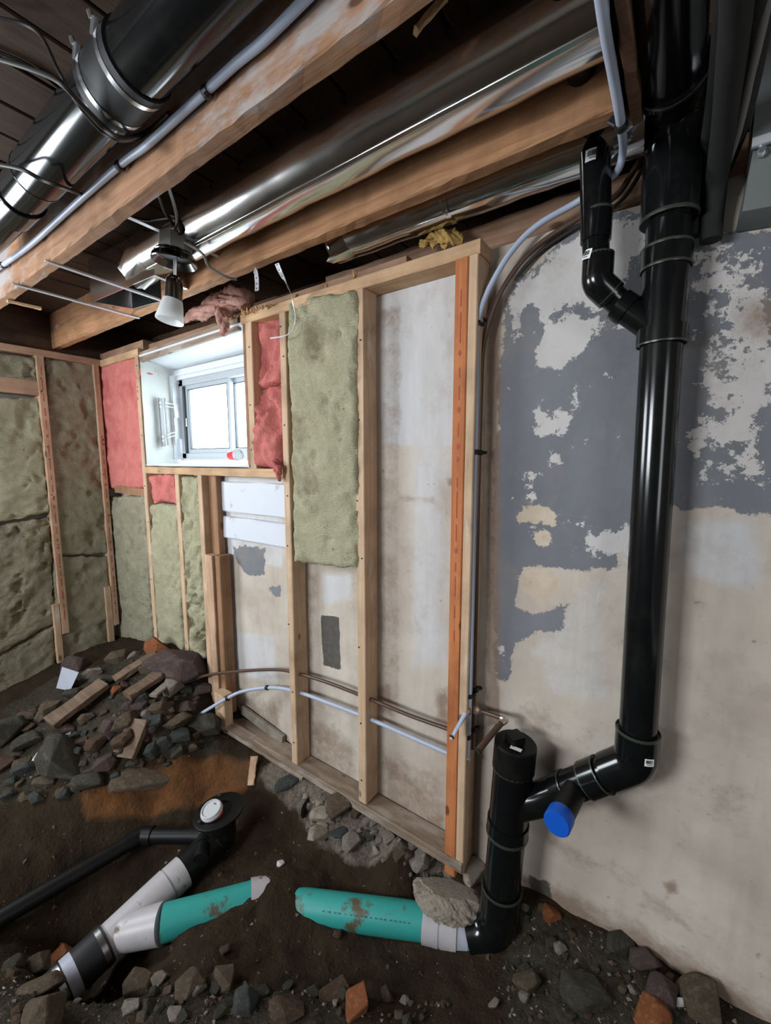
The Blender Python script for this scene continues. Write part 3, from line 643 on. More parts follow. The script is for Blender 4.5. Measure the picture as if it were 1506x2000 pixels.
# ================================================================ INSULATION
def batt(name, c4, plane, mat, label, group=None, cat='insulation', thick=.05, amp=.018, freq=9, seed=0, edge=.010, ridged=False, res=.011, parent=None, pits=0.0, bulge=0.012):
    """soft slab between four points of a wall plane; its face is lumpy, its edges ragged"""
    c = [P(a, b, **plane) for a, b in c4]; nrm = V((0, -1, 0)) if 'Y' in plane else V((1, 0, 0))
    L0 = max((c[1]-c[0]).length, (c[2]-c[3]).length); L1 = max((c[3]-c[0]).length, (c[2]-c[1]).length)
    nu, nv = max(6, int(L0/res)), max(6, int(L1/res)); u, v = np.meshgrid(np.linspace(0, 1, nu+1), np.linspace(0, 1, nv+1))
    A = np.array([list(q) for q in c]); pt = (A[0]*((1-u)*(1-v))[..., None] + A[1]*(u*(1-v))[..., None] + A[2]*(u*v)[..., None] + A[3]*((1-u)*v)[..., None])
    su, sv = u*L0, v*L1
    # ragged outline
    du = (A[1]-A[0])/np.linalg.norm(A[1]-A[0]); dv = (A[3]-A[0])/np.linalg.norm(A[3]-A[0])
    e1 = (fbm(su*0+seed, sv*30, seed+1, 3)-.5)*2*edge; e2 = (fbm(su*30, sv*0+seed, seed+2, 3)-.5)*2*edge
    pt = pt + e1[..., None]*du*(np.abs(u-.5)*2)[..., None] + e2[..., None]*dv*(np.abs(v-.5)*2)[..., None]
    n = fbm(su*freq, sv*freq, seed+3, 4)-.5
    if ridged: 
        n1 = fbm(su*freq+fbm(su*6, sv*6, seed+8)*1.2, sv*freq*.8, seed+3, 3)
        n = .30 - np.abs(n1-.5)*3.2
        n = np.where(n < -.3, -.3, n); n = .6*np.tanh((.5-np.abs(n1-.5)*9)*1.0)*.4 + (fbm(su*7, sv*7, seed+5, 2)-.5)*1.3
    h = n*amp*2 + (fbm(su*60, sv*60, seed+6, 2)-.5)*amp*.35
    if pits: 
        k = fbm(su*14, sv*14, seed+7, 4); h = h - np.clip((k-.62)/.12, 0, 1)*pits
    r = np.minimum(np.minimum(u*L0, (1-u)*L0), np.minimum(v*L1, (1-v)*L1)); rim = np.clip(r/.022, 0, 1)
    h = h*np.clip(r/.01, .3, 1) + bulge*(np.sqrt(np.clip(rim*(2-rim), 0, 1))-1)
    pt = pt + h[..., None]*np.array(list(nrm))
    m = MB(); m.v = pt.reshape(-1, 3).tolist(); w_ = nu+1
    flip = 'Y' not in plane
    for j in range(nv):
        for i in range(nu): m.f.append((j*w_+i, (j+1)*w_+i, (j+1)*w_+i+1, j*w_+i+1))
    ring = [i for i in range(nu+1)] + [j*w_+nu for j in range(1, nv+1)] + [nv*w_+i for i in range(nu-1, -1, -1)] + [j*w_ for j in range(nv-1, 0, -1)]
    o0 = len(m.v); m.v += [tuple(np.array(m.v[i]) - np.array(list(nrm))*thick) for i in ring]; R = len(ring)
    for k in range(R): m.f.append((ring[k], ring[(k+1) % R], o0+(k+1) % R, o0+k))
    m.f.append(tuple(o0+k for k in range(R-1, -1, -1)))
    o = obj(name, m, mat, parent, label, cat if parent is None else None, group, sharp=60)
    bm = bmesh.new(); bm.from_mesh(o.data); bmesh.ops.recalc_face_normals(bm, faces=bm.faces); bm.to_mesh(o.data); bm.free(); return o
YB = dict(Y=1.236); XB = dict(X=-3.155)
batt('stone_wool_batt', [(558,584),(694,566),(694,1112),(573,1098)], dict(Y=1.214), M['rockwool'], 'long green stone wool batt hanging in the middle stud bay, torn off halfway down', thick=.07, amp=.012, seed=21, pits=.014, edge=.008)
batt('glass_wool_batt', [(491,624),(546,608),(548,742),(495,762)], dict(Y=1.252), M['pink'], 'pink glass wool batt stuffed into the narrow bay right of the window, upper piece', thick=.05, amp=.036, freq=8, seed=31, ridged=True, bulge=.02)
batt('glass_wool_batt', [(494,766),(547,744),(552,918),(503,912)], dict(Y=1.246), M['pink'], 'crumpled pink glass wool in the narrow bay right of the window, lower piece', thick=.05, amp=.042, freq=8, seed=32, ridged=True, bulge=.02, edge=.014)
batt('glass_wool_batt', [(188,708),(273,694),(285,955),(204,955)], YB, M['pink'], 'tall pink glass wool batt in the corner bay left of the window', thick=.06, amp=.012, freq=7, seed=33, ridged=True, bulge=.02)
batt('glass_wool_batt', [(290,927),(344,929),(346,984),(293,981)], YB, M['pink'], 'short pink glass wool piece below the window sill plate', thick=.06, amp=.022, freq=14, seed=34, ridged=True)
obj('blocking', MB().bar((-3.08, 1.27, 1.165), (-2.675, 1.27, 1.155), .07, .05, ch=.003), M['stud_brown'], frame, label='brown blocking below the tall pink batt')
batt('stone_wool_batt', [(204,972),(284,968),(296,1262),(214,1285)], YB, M['rockwool_old'], 'dull green stone wool batt below the tall pink batt, beside the corner', amp=.012, seed=41, pits=.012)
batt('stone_wool_batt', [(292,984),(346,987),(356,1275),(300,1275)], YB, M['rockwool'], 'green stone wool batt under the short pink piece', amp=.012, seed=42, pits=.010)
batt('stone_wool_batt', [(354,932),(389,934),(398,1290),(360,1290)], YB, M['rockwool'], 'rough narrow strip of green stone wool between two thin studs below the window', amp=.022, freq=18, seed=43, pits=.03)
batt('stone_wool_batt', [(-110,680),(73,699),(78,750),(-110,742)], XB, M['rockwool_old'], 'small torn stone wool piece above the orange blocking, far left', amp=.022, freq=14, seed=51, pits=.03)
batt('stone_wool_batt', [(-110,770),(80,780),(98,1002),(-110,1042)], XB, M['rockwool'], 'bright green stone wool batt under the orange blocking, far left', amp=.016, seed=52, pits=.018)
batt('stone_wool_batt', [(-110,1046),(98,1010),(108,1215),(-110,1345)], XB, M['rockwool_old'], 'shredded grey stone wool batt at middle height, far left', amp=.022, seed=53, pits=.025)
batt('stone_wool_batt', [(-110,1350),(106,1222),(112,1330),(-110,1500)], XB, M['rockwool_old'], 'lowest dark stone wool batt behind the rubble, far left', amp=.016, seed=54, pits=.01)
batt('stone_wool_batt', [(92,700),(193,708),(213,1082),(104,1084)], XB, M['rockwool_old'], 'tall dark olive stone wool batt in the corner bay of the left wall', amp=.012, seed=55, pits=.014)
batt('stone_wool_batt', [(106,1089),(213,1087),(226,1285),(116,1320)], XB, M['rockwool_old'], 'dark olive stone wool batt under the tall one in the left wall corner bay', amp=.014, seed=56, pits=.012)
def tuft(name, pts, rad, mat, label, seed, n=44, cat='insulation', amp=.5):
    pth = smooth_path(pts, 14); m = len(pth); rads = np.interp(np.linspace(0, 1, m), np.linspace(0, 1, len(rad)), rad)
    b = MB().tube(pth, list(rads), n); v = np.array(b.v); pc = np.repeat(np.array([list(q) for q in pth]), n, 0)
    d = (v-pc)/(np.linalg.norm(v-pc, axis=1)[:, None]+1e-6); ang = np.tile(np.arange(n), m)/n*2*PI; al = np.repeat(np.arange(m), n)/m*14
    k = 1 + (fbm(np.cos(ang)*1.6+al*.5+9, np.sin(ang)*1.6+al*.3+9, seed, 3)-.5)*2*amp*1.5 + (fbm(v[:, 0]*90+v[:, 1]*60, v[:, 2]*90-v[:, 1]*40, seed+5, 3)-.5)*amp*.9
    b.v = (pc + (v-pc)*k[:, None]).tolist()
    return obj(name, b, mat, None, label, cat, sharp=80)
tuft('glass_wool_tuft', [P(362,625,Y=1.22), P(392,608,Y=1.2), P(432,592,Y=1.2), P(470,582,Y=1.22), P(492,578,Y=1.27)], [.012,.030,.042,.04,.02], M['pink_dusty'], 'dusty pink insulation clump lying on the window head', 61)
tuft('glass_wool_tuft', [P(418,602,Y=1.195), P(432,612,Y=1.17), P(437,635,Y=1.17), P(434,655,Y=1.175)], [.012,.022,.022,.013], M['pink_dusty'], 'greyish pink wisp hanging over the front of the window head', 62)
tuft('glass_wool_tuft', [P(536,900,Y=1.215), P(543,918,Y=1.205), P(546,940,Y=1.21)], [.012,.018,.006], M['pink'], 'small pink tuft hanging over the sill plate end', 63)
tuft('spray_foam_lump', [P(822,478,Y=1.27), P(850,468,Y=1.27), P(880,466,Y=1.27), P(905,468,Y=1.28)], [.010,.022,.018,.008], M['yellowfoam'], 'yellow crumbly foam lump on top of the stud wall end', 64, cat='foam', amp=.9)

# ================================================================ BLACK DRAIN STACK
SY = 1.24; PR, HR = .0445, .0525
def ring(mb, c, ax, r, w=.006, t=.004, n=24):
    c = V(c); ax = V(ax).normalized()
    return mb.tube([c-ax*w, c-ax*w, c, c+ax*w, c+ax*w], [r-.002, r+t*.6, r+t, r+t*.6, r-.002], n, False, False)
def pipe(name, pts, r, mat, parent, n=24, label=None):
    return obj(name, MB().tube(pts, r, n), mat, parent, label, sharp=40)
def barcode(parent, c, ax, out, r, wdt, hgt, seed=0, arcdir=1):
    """paper sticker with a bar code, bent round a pipe of radius r whose axis is ax"""
    c = V(c); ax = V(ax).normalized(); out = V(out); out = (out - ax*out.dot(ax)).normalized(); sd = ax.cross(out)
    def pt(u, v, rr): a = u*wdt/r; return c + (out*math.cos(a) + sd*math.sin(a))*rr + ax*(v*hgt)
    m = MB().grid(lambda u, v: pt(u-.5, v-.5, r+.0009), 10, 2)
    o = obj('paper_label', m, M['paper'], parent, 'white bar code sticker')
    m = MB(); rr = random.Random(seed); u = -.36
    while u < .36:
        w_ = rr.choice([.012, .02, .034])
        m.add([pt(u, -.12, r+.0014), pt(u+w_, -.12, r+.0014), pt(u+w_, .34, r+.0014), pt(u, .34, r+.0014)], [(0, 1, 2, 3)]); u += w_+rr.choice([.012, .022])
    u = -.25
    while u < .30:
        m.add([pt(u, -.32, r+.0014), pt(u+.03, -.32, r+.0014), pt(u+.03, -.22, r+.0014), pt(u, -.22, r+.0014)], [(0, 1, 2, 3)]); u += .05
    obj('bar_code', m, M['ink'], o)
stack = thing('drain_stack', (-.06, SY, -.3), 'tall glossy black drain stack standing against the peeling wall, from ceiling to trench', 'drain pipe')
sx = lambda z: -.052 - .018*(z-.6)/1.3
T = lambda z: (sx(z), SY, z)
pipe('riser_pipe', [T(.60), T(1.66)], PR, M['abs'], stack)
# upper fitting: a wye with its branch socket, short pipe, overhead bend
pipe('wye_fitting', [T(1.628), T(1.628), T(1.665), T(1.665), T(1.80), T(1.80), T(1.845), T(1.845)], [PR, HR+.001, HR+.001, .0485, .0485, HR, HR, PR], M['abs'], stack)
RINGS = [(T(z), (0, 0, 1), HR, .003, .0012) for z in (1.628, 1.80, 1.845)]
o_ = P(1183, 512, Y=1.21); tb = V(T(1.69))
bd = (V((-.235, 1.215, 1.80)) - V((-.075, SY, 1.66))).normalized()
pipe('side_socket', [V((-.075, SY, 1.66)), V((-.075, SY, 1.66))+bd*.085, V((-.075, SY, 1.66))+bd*.085, V((-.075, SY, 1.66))+bd*.115], [.033, .033, .0375, .0375], M['abs'], stack)
pipe('short_pipe', [T(1.84), T(1.93)], PR+.001, M['abs'], stack)
bend = fillet([T(1.905), (-.074, SY, 2.140), (-.076, 1.125, 2.144)], .11, 12)
pipe('overhead_bend', [bend[0], bend[0]] + bend[1:] , [PR, .0585] + list(np.linspace(.0585, .066, len(bend)-1)), M['abs'], stack)
pipe('overhead_pipe', [(-.076, 1.14, 2.144), (-.085, -.6, 2.165)], .0572, M['abs'], stack)
RINGS += [((-.076, 1.13, 2.144), (0, 1, .01), .0665, .004, .0015), (T(1.908), (0, 0, 1), .0585, .004, .0015)]
# 2 inch side branch from the wye up and over
BY = 1.19
b0 = V((-.075, SY, 1.66))+bd*.10; b1 = V(P(1166, 552, Y=BY)); b2 = V(P(1163, 480, Y=BY)); b3 = V(P(1160, 300, Y=BY))
pipe('branch_pipe', fillet([b0, b1, b2 + (b3-b2)*.2], .04, 8), .0302, M['abs'], stack)
d1 = (b1-b0).normalized(); bj = b1 + (b0-b1)*.22
pipe('branch_elbow', [bj+d1*-.030, bj+d1*-.030] + fillet([bj+d1*-.025, b1, b1+V((0, 0, .060))], .035, 10) + [b1+V((0, 0, .060))], [.030]+[.0355]*14+[.030], M['abs'], stack)
pipe('branch_coupling', [b2+V((0, 0, .01)), b2+V((0, 0, .01)), b2+V((0, 0, .075)), b2+V((0, 0, .075))], [.030, .0345, .0345, .030], M['abs'], stack)
top = fillet([b2+V((0, 0, .02)), b3+V((0, 0, .045)), b3+V((.01, -.055, .05))], .035, 8)
pipe('branch_top_elbow', top, .0345, M['abs'], stack)
pipe('branch_overhead_pipe', [b3+V((.0, -.02, .048)), b3+V((.02, -.5, .055))], .031, M['abs'], stack)
RINGS += [(bj-d1*.02, d1, .0345, .003, .0012), (b1+V((0, 0, .06)), (0, 0, 1), .0345, .003, .0012), (b2+V((0, 0, .075)), (0, 0, 1), .034, .003, .0012)]
face = lambda p: (CAM - V(p))
lc = V(P(1161, 318, Y=BY)); barcode(stack, (b3.x, BY, lc.z), (0, 0, 1), face(b3), .0346, .037, .026, 1)
barcode(stack, b1+V((0, 0, .055)), (.25, 0, 1), (-.9, -1, 0), .0358, .03, .022, 2)
# lower end: elbow, 45 degree run, reducing wye with its capped arm
e0 = V(T(.60)); c0 = V((-.052, SY, .545)); c1 = V((-.36, SY-.006, .250)); ld = (c1-c0).normalized()
el = fillet([V(T(.635)), c0, c0+ld*.085], .06, 10)
pipe('lower_elbow', [el[0], el[0]]+el[1:]+[el[-1]], [PR, HR]+[HR]*(len(el)-1)+[PR], M['abs'], stack)
pipe('sloping_pipe', [c0+ld*.06, c0+ld*.20], PR, M['abs'], stack)
pipe('arm_fitting', [c0+ld*.105, c0+ld*.105, c0+ld*.155, c0+ld*.155, c0+ld*.225, c0+ld*.225, c0+ld*.26, c0+ld*.26], [PR, HR, HR, .047, .047, HR-.001, HR-.001, PR], M['abs'], stack)
a0 = c0+ld*.19; a1 = V(P(1088, 1608, Y=1.055)); ad = (a1-a0).normalized()
pipe('short_arm', [a0, a1-ad*.012], .031, M['abs_dusty'], stack)
cp = MB().lathe(a1-ad*.035, ad, [(0, .0318), (.0, .0338), (.036, .0338), (.040, .031), (.0402, .0001)], 28, False, True)
obj('test_cap', cp, M['bluecap'], stack, 'bright blue cap closing the short arm', sharp=40)
RINGS += [(T(.635), (0, 0, 1), HR, .004, .0015), (c0+ld*.105, ld, HR-.001, .003, .0012), (c0+ld*.155, ld, HR-.001, .003, .0012), (c0+ld*.225, ld, HR-.002, .003, .0012)]
barcode(stack, V((-.046, SY, .585)), (0, 0, 1), (.55, -1, 0), HR+.0008, .022, .020, 5)
# the fat lower piece with clean out cap
KX = lambda z: -.366 - .030*(.5-z)/.6; KY = 1.215; K = lambda z: (KX(z), KY, z)
R4, H4 = .0572, .0645
pipe('lateral_arm', [c0+ld*.25, c0+ld*.33, V(K(.27))], [.047, .050, .052], M['abs'], stack)
pipe('wye_body', [K(.17), K(.17), K(.215), K(.215), K(.40), K(.40), K(.405)], [R4, H4, H4, R4+.003, R4+.003, H4-.002, H4-.002], M['abs'], stack)
pipe('lower_pipe', [K(-.10), K(.20)], R4, M['abs'], stack)
el = fillet([V(K(-.035)), V((KX(-.2), KY, -.205)), V((-.480, 1.175, -.240))], .11, 14, .95)
pipe('base_elbow', [el[0], el[0]]+el[1:], [R4, H4]+[H4]*(len(el)-1), M['abs'], stack)
RINGS += [(K(-.035), (0, 0, 1), H4, .004, .0015), (K(.17), (0, 0, 1), H4, .005, .0015), (K(.40), (0, 0, 1), H4-.002, .003, .0012)]
for q in RINGS: obj('glue_bead', ring(MB(), *q), M['cement'], stack, sharp=60)
cap = obj('cleanout_cap', MB().lathe(K(.40), (0.05, 0, 1), [(0, H4-.001), (.082, H4-.001), (.086, H4-.005), (.087, .0001)], 32, False, True), M['abs_dusty'], stack, 'round clean out cap with a square lug', sharp=40)
top_ = V(K(.489)); obj('square_lug', MB().bar(top_+V((-.002, 0, .0)), top_+V((-.002, 0, .022)), .046, .046, up=(.6, .8, 0), ch=.003), M['abs_dusty'], cap)
bt = top_+V((.012, -.035, .0012)); 
lb = obj('paper_label', MB().add([bt+V((-.017, -.008, 0)), bt+V((.017, -.008, 0)), bt+V((.017, .008, 0)), bt+V((-.017, .008, 0))], [(0, 1, 2, 3)]), M['paper'], cap, 'white bar code sticker')
# pipe straps on the stack at the ceiling
obj('pipe_strap', MB().bar((.012, 1.15, 2.085), (.018, 1.15, 2.125), .028, .010, up=(0, 1, .4)), M['bolt'], stack); obj('pipe_strap', MB().bar((-.150, 1.165, 2.075), (-.185, 1.165, 2.07), .010, .018), M['bolt'], stack)

# ================================================================ WATER PIPES
def waterpipe(name, pts, r, mat, label, group=None, cat='water pipe', n=12, sm=8, clips=(), clipmat='clip', parent=None):
    p = smooth_path(pts, sm) if sm else [V(q) for q in pts]
    base = min(p, key=lambda q: q.z)
    t = thing(name, base, label, cat, group)
    obj('tube', MB().tube(p, r, n), M[mat], t, sharp=50)
    for c, ax, lift in clips:
        c = V(c); ax = V(ax).normalized(); lift = V(lift)
        mm = MB(); ring(mm, c, ax, r+.0005, .008, .0035, 14)
        mm.bar(c+lift*.2, c+lift, .014, .010, up=ax)
        obj('pipe_clip', mm, M[clipmat], t)
    return t
J1 = lambda px, py: V(P(px, py, Y=.566))
j1p = [J1(620,-25), J1(520,75), J1(460,125), J1(395,185), J1(335,240), J1(285,285), J1(235,322), J1(140,405), J1(60,478), J1(0,522), J1(-60,565)]
waterpipe('water_pipe', j1p, .0085, 'pex', 'grey plastic water pipe clipped along the whitewashed joist', clips=((J1(404,178), J1(420,160)-J1(395,185), (0, .012, 0)), (J1(234,324), J1(285,285)-J1(235,322), (0, .012, 0)), (J1(6,518), J1(60,478)-J1(0,522), (0, .012, 0))))
r1 = [P(1168,-40,Z=2.02), P(1182,60,Z=2.015), P(1198,150,Z=2.012), P(1212,235,Z=2.008), P(1217,290,Y=1.15), P(1208,330,Y=1.20), P(1185,352,Y=1.25), P(1130,393,Y=1.28), P(1050,440,Y=1.275), P(1000,490,Y=1.265), P(960,555,Y=1.255), P(938,610,Y=1.25), P(931,660,Y=1.25), P(930,800,Y=1.25), P(925,1000,Y=1.25), P(919,1300,Y=1.25), P(913,1478,Y=1.25)]
grey = waterpipe('water_pipe', r1, .0085, 'pex', 'grey plastic water pipe curving down the end stud from the ceiling',
          clips=((P(1213,245,Z=2.008), (0.0, 1, 0), (-.02, .0, .018)), (P(932,632,Y=1.25), (0, 0, 1), (.012, .02, 0)), (P(928,883,Y=1.25), (0, 0, 1), (.012, .02, 0)), (P(916,1358,Y=1.25), (0, 0, 1), (.012, .02, 0)), (P(914,1438,Y=1.25), (0, 0, 1), (-.014, .01, 0))))
obj('brass_end', MB().lathe(P(913,1478,Y=1.25), (0, 0, -1), [(0, .0095), (.004, .011), (.012, .011), (.013, .008), (.02, .008)], 12), M['brass'], grey)
tee = V(P(916,1386,Y=1.25)); obj('brass_tee', MB().lathe(tee+V((0, 0, -.014)), (0, 0, 1), [(0, .0095), (.028, .0095)], 12).lathe(tee, (-.2, -1, -.3), [(0, .008), (.022, .008)], 12), M['brass'], grey)
stub = [tee+V((-.004, -.016, -.006)), V(P(882,1440,Y=1.165))]
obj('stub_pipe', MB().tube([stub[0], stub[1], stub[1]-(stub[1]-stub[0]).normalized()*.0, stub[1]-(stub[1]-stub[0]).normalized()*.03], [.0085, .0085, .006, .006], 14, True, True), M['pex'], grey, 'short open stub towards us', sharp=50)
obj('stub_end', MB().lathe(stub[1], stub[1]-stub[0], [(-.004, .0088), (.001, .0088), (.001, .006)], 14, False, True), M['ink'], grey)
r2 = [P(1300,230,Y=1.30), P(1240,330,Y=1.300), P(1200,385,Y=1.300), P(1128,428,Y=1.300), P(1050,480,Y=1.300), P(1000,535,Y=1.29), P(965,600,Y=1.285), P(944,680,Y=1.28), P(938,800,Y=1.28), P(933,1000,Y=1.28), P(927,1300,Y=1.28), P(922,1462,Y=1.28)]
brn = waterpipe('water_pipe', r2, .0075, 'pex_brown', 'dark brown water pipe curving down the wall behind the grey one', clips=((P(929,1346,Y=1.28), (0, 0, 1), (.012, .02, 0)), (P(925,1424,Y=1.28), (0, 0, 1), (.012, .02, 0)), (P(940,625,Y=1.285), (0, 0, 1), (.012, .02, 0)), (P(937,884,Y=1.28), (0, 0, 1), (.012, .02, 0))))
cable2 = [P(1310,215,Y=1.305), P(1255,330,Y=1.308), P(1210,395,Y=1.308), P(1140,436,Y=1.308), P(1060,488,Y=1.306), P(1010,540,Y=1.305)]
waterpipe('electric_cable', cable2, .005, 'cable', 'dark cable running beside the brown pipe under the ceiling', cat='cable')
t2 = V(P(929,1385,Y=1.275)); be = V(P(990,1406,Y=1.245))
obj('brass_tee', MB().lathe(t2+V((0, 0, -.013)), (0, 0, 1), [(0, .0095), (.026, .0095)], 12).lathe(t2, be-t2, [(0, .008), (.02, .0085)], 12), M['brass'], brn)
obj('side_pipe', MB().tube([t2, be], .0075, 14), M['pex_brown'], brn, sharp=50)
obj('brass_elbow', MB().tube(fillet([be-(be-t2).normalized()*.02, be, be+V((-.02, -.028, -.012))], .008, 5), .0098, 12), M['brass'], brn, sharp=50)
s0 = be+V((-.012, -.018, -.006)); s1_ = V(P(933,1467,Y=1.12))
obj('stub_pipe', MB().tube([s0, s1_], .0095, 16), M['pex_brown'], brn, 'short brown stub towards us', sharp=50)
obj('stub_end', MB().lathe(s1_, s1_-s0, [(-.004, .0102), (.001, .0102), (.001, .007)], 14, False, True), M['ink'], brn)
HY = 1.262
waterpipe('water_pipe', [P(384,1324,Y=1.17), P(420,1316,Y=1.20), P(480,1310,Y=1.24), P(540,1308,Y=HY), P(576,1314,Y=HY), P(640,1333,Y=HY), P(720,1364,Y=HY), P(800,1397,Y=HY), P(885,1427,Y=HY+.01), P(905,1434,Y=HY+.015)], .0075, 'pex_brown', 'dark brown water pipe bowed through the studs near the floor')
waterpipe('water_pipe', [P(374,1405,Y=1.10), P(445,1363,Y=1.165), P(480,1349,Y=1.215), P(530,1343,Y=HY), P(577,1350,Y=HY), P(640,1372,Y=HY), P(720,1403,Y=HY), P(800,1438,Y=HY), P(880,1473,Y=HY), P(910,1486,Y=HY+.01)], .0085, 'pex', 'grey water pipe bowed through the studs just above the floor',
          clips=((P(445,1364,Y=1.165), P(460,1357,Y=1.18)-P(430,1372,Y=1.15), (0, .01, -.01)), (P(377,1404,Y=1.102), P(445,1363,Y=1.165)-P(374,1405,Y=1.10), (0, .004, -.004)), (P(522,1343,Y=HY-.005), (1, .1, 0), (0, .012, 0))))

# ================================================================ CEILING PIPES, DUCTS
wp = thing('waste_pipe', (-1.2, .48, 2.1), 'big black waste pipe with a banded coupling in the ceiling, upper left', 'drain pipe')
w0, w1, w2, w3 = [V(P(a, b, Z=2.135)) for a, b in ((30,375), (95,298), (232,140), (420,-50))]
wy_ = .478; wl_ = lambda x, dz=0: V((x, wy_ + .0*x, 2.135+dz))
X0, X1, X2, X3 = w0.x, w1.x, w2.x, w3.x
pipe('long_pipe', [wl_(X0-.45), wl_(X1-.02)], .0572, M['abs'], wp)
pipe('pipe_socket', [wl_(X0-.12), wl_(X0-.12), wl_(X0+.0), wl_(X0+.0)], [.057, .064, .064, .057], M['abs'], wp)
pipe('wide_pipe', [wl_(X1-.13), wl_(X1-.13), wl_(X2-.02), wl_(X3+.9)], [.057, .062, .062, .062], M['abs'], wp)
cpl = obj('rubber_coupling', MB().tube([wl_(X2-.075), wl_(X2-.075), wl_(X2+.06), wl_(X2+.06)], [.062, .0665, .0665, .062], 32), M['rubber'], wp, sharp=40)
for k, dx in enumerate((-.05, .035)):
    b = obj('clamp_band', MB().tube([wl_(X2+dx-.006), wl_(X2+dx-.006), wl_(X2+dx+.006), wl_(X2+dx+.006)], [.0665, .0677, .0677, .0665], 36, False, False), M['steel'], cpl, sharp=40)
    q = wl_(X2+dx)+V((0, -.066, .022))
    obj('clamp_screw', MB().bar(q+V((-.006, 0, -.012)), q+V((.006, 0, .012)), .012, .012).lathe(q+V((0, -.004, .010)), (0, -.3, 1), [(0, .005), (.012, .005)], 6), M['bolt'], cpl)
m = MB()
for xx in (X0-.12, X0+.0, X1-.13): ring(m, wl_(xx), (1, 0, 0), .0622, .003, .001)
obj('socket_rim', m, M['abs'], wp)
waterpipe('electric_cable', [P(-20,110,Z=2.2), P(60,135,Z=2.14), P(115,160,Z=2.08), P(160,205,Z=2.065), P(200,248,Z=2.06), P(240,270,Z=2.05), P(285,258,Y=.57), P(330,222,Y=.575)], .005, 'cable', 'dark cable slung loosely under the big black waste pipe, upper loop', cat='cable')
waterpipe('electric_cable', [P(-20,30,Z=2.215), P(70,60,Z=2.2), P(115,140,Z=2.1), P(150,200,Z=2.068), P(195,254,Z=2.062), P(235,274,Z=2.055), P(275,268,Y=.572), P(300,250,Y=.578)], .0035, 'cable', 'thin dark cable following the upper cable loop under the waste pipe', cat='cable')
waterpipe('electric_cable', [P(-20,318,Z=2.12), P(40,330,Z=2.07), P(80,350,Z=2.055), P(120,365,Z=2.05), P(165,382,Y=.578)], .005, 'cable', 'dark cable crossing the lower end of the big waste pipe to the joist', cat='cable')
waterpipe('electric_cable', [P(-20,95,Z=2.222), P(60,130,Z=2.222), P(130,182,Z=2.222), P(190,225,Z=2.222)], .004, 'cable', 'straight dark cable stapled to the planks above the waste pipe', cat='cable')

def duct(name, x0, x1, y, z, r, label, seams=()):
    t = thing(name, ((x0+x1)/2, y, z-r), label, 'duct')
    m = MB(); n = 40; k = 26; vs = []
    pts = [V((x0+(x1-x0)*i/k, y+math.sin(i*1.7)*.0012, z+math.sin(i*1.1)*.0012)) for i in range(k+1)]
    obj('duct_pipe', m.tube(pts, [r+math.sin(i*2.3)*.0008 for i in range(k+1)], n, False, False), M['galv'], t, sharp=50)
    obj('seam_rib', MB().bar((x0, y-r*.42, z-r*.915), (x1, y-r*.42, z-r*.915), .010, .004, up=(0, .4, 1)), M['galv'], t)
    for s in seams: 
        mm = MB(); ring(mm, (s, y, z), (1, 0, 0), r, .010, .003, 40); obj('crimped_joint', mm, M['galv'], t, sharp=50)
    return t
DX = -1.70
d1_ = duct('round_duct', DX, -.150, .885, 2.135, .078, 'shiny round sheet metal duct in the joist bay, ending in a square boot', seams=())
# crumpled end and square register boot
bm_ = MB(); rr = random.Random(2); n = 24
pr = []
for i, (xx, rr_, ddz) in enumerate(((DX, .078, 0), (DX-.06, .078, 0), (DX-.12, .076, -.01), (DX-.16, .07, -.02))):
    vs = [V((xx + rr.uniform(-.012, .012)*(i > 0), .885 + math.cos(2*PI*k/n)*rr_*(1+rr.uniform(-.06, .06)*(i > 0)), 2.135+ddz + math.sin(2*PI*k/n)*rr_*(1+rr.uniform(-.06, .06)*(i > 0)))) for k in range(n)]; pr.append(vs)
bm_.v = [tuple(p) for q in pr for p in q]
for i in range(3):
    for k in range(n): bm_.f.append((i*n+k, i*n+(k+1) % n, (i+1)*n+(k+1) % n, (i+1)*n+k))
obj('crumpled_collar', bm_, M['galv'], d1_, 'dented shiny collar', sharp=20)
q = [V(P(a, b, Z=2.035)) for a, b in ((178,590), (302,537), (382,571), (258,604))]
up_ = V((0, 0, .17)); bx = MB(); inn = [p*.94 + (q[0]+q[2])/2*.06 for p in q]
vs = q + [p+up_ for p in q] + inn + [p+up_*.95 for p in inn]
bx.add(vs, [(0,1,5,4), (1,2,6,5), (2,3,7,6), (3,0,4,7), (4,5,6,7), (8,12,13,9), (9,13,14,10), (10,14,15,11), (11,15,12,8), (12,15,14,13), (0,8,9,1), (1,9,10,2), (2,10,11,3), (3,11,8,0)])
obj('register_boot', bx, M['galv'], d1_, 'open square sheet metal boot')
d2_ = duct('round_duct', -1.08, -.125, 1.215, 2.125, .064, 'round sheet metal duct tucked between the joist and the concrete wall', seams=(-.62,))
mm = MB(); rr = random.Random(6)
vs = [V((-1.06 + rr.uniform(-.05, .03), 1.20 + math.cos(2*PI*k/18)*.055*(1+rr.uniform(-.3, .25)), 2.105 + math.sin(2*PI*k/18)*.055*(1+rr.uniform(-.3, .25)))) for k in range(18)]
v2 = [V((-.99, 1.215 + math.cos(2*PI*k/18)*.064, 2.125 + math.sin(2*PI*k/18)*.064)) for k in range(18)]
mm.add(vs+v2, [(k, (k+1) % 18, 18+(k+1) % 18, 18+k) for k in range(18)]+[tuple(range(17, -1, -1))]); obj('crushed_end', mm, M['galv'], d2_, 'crushed dull duct end')

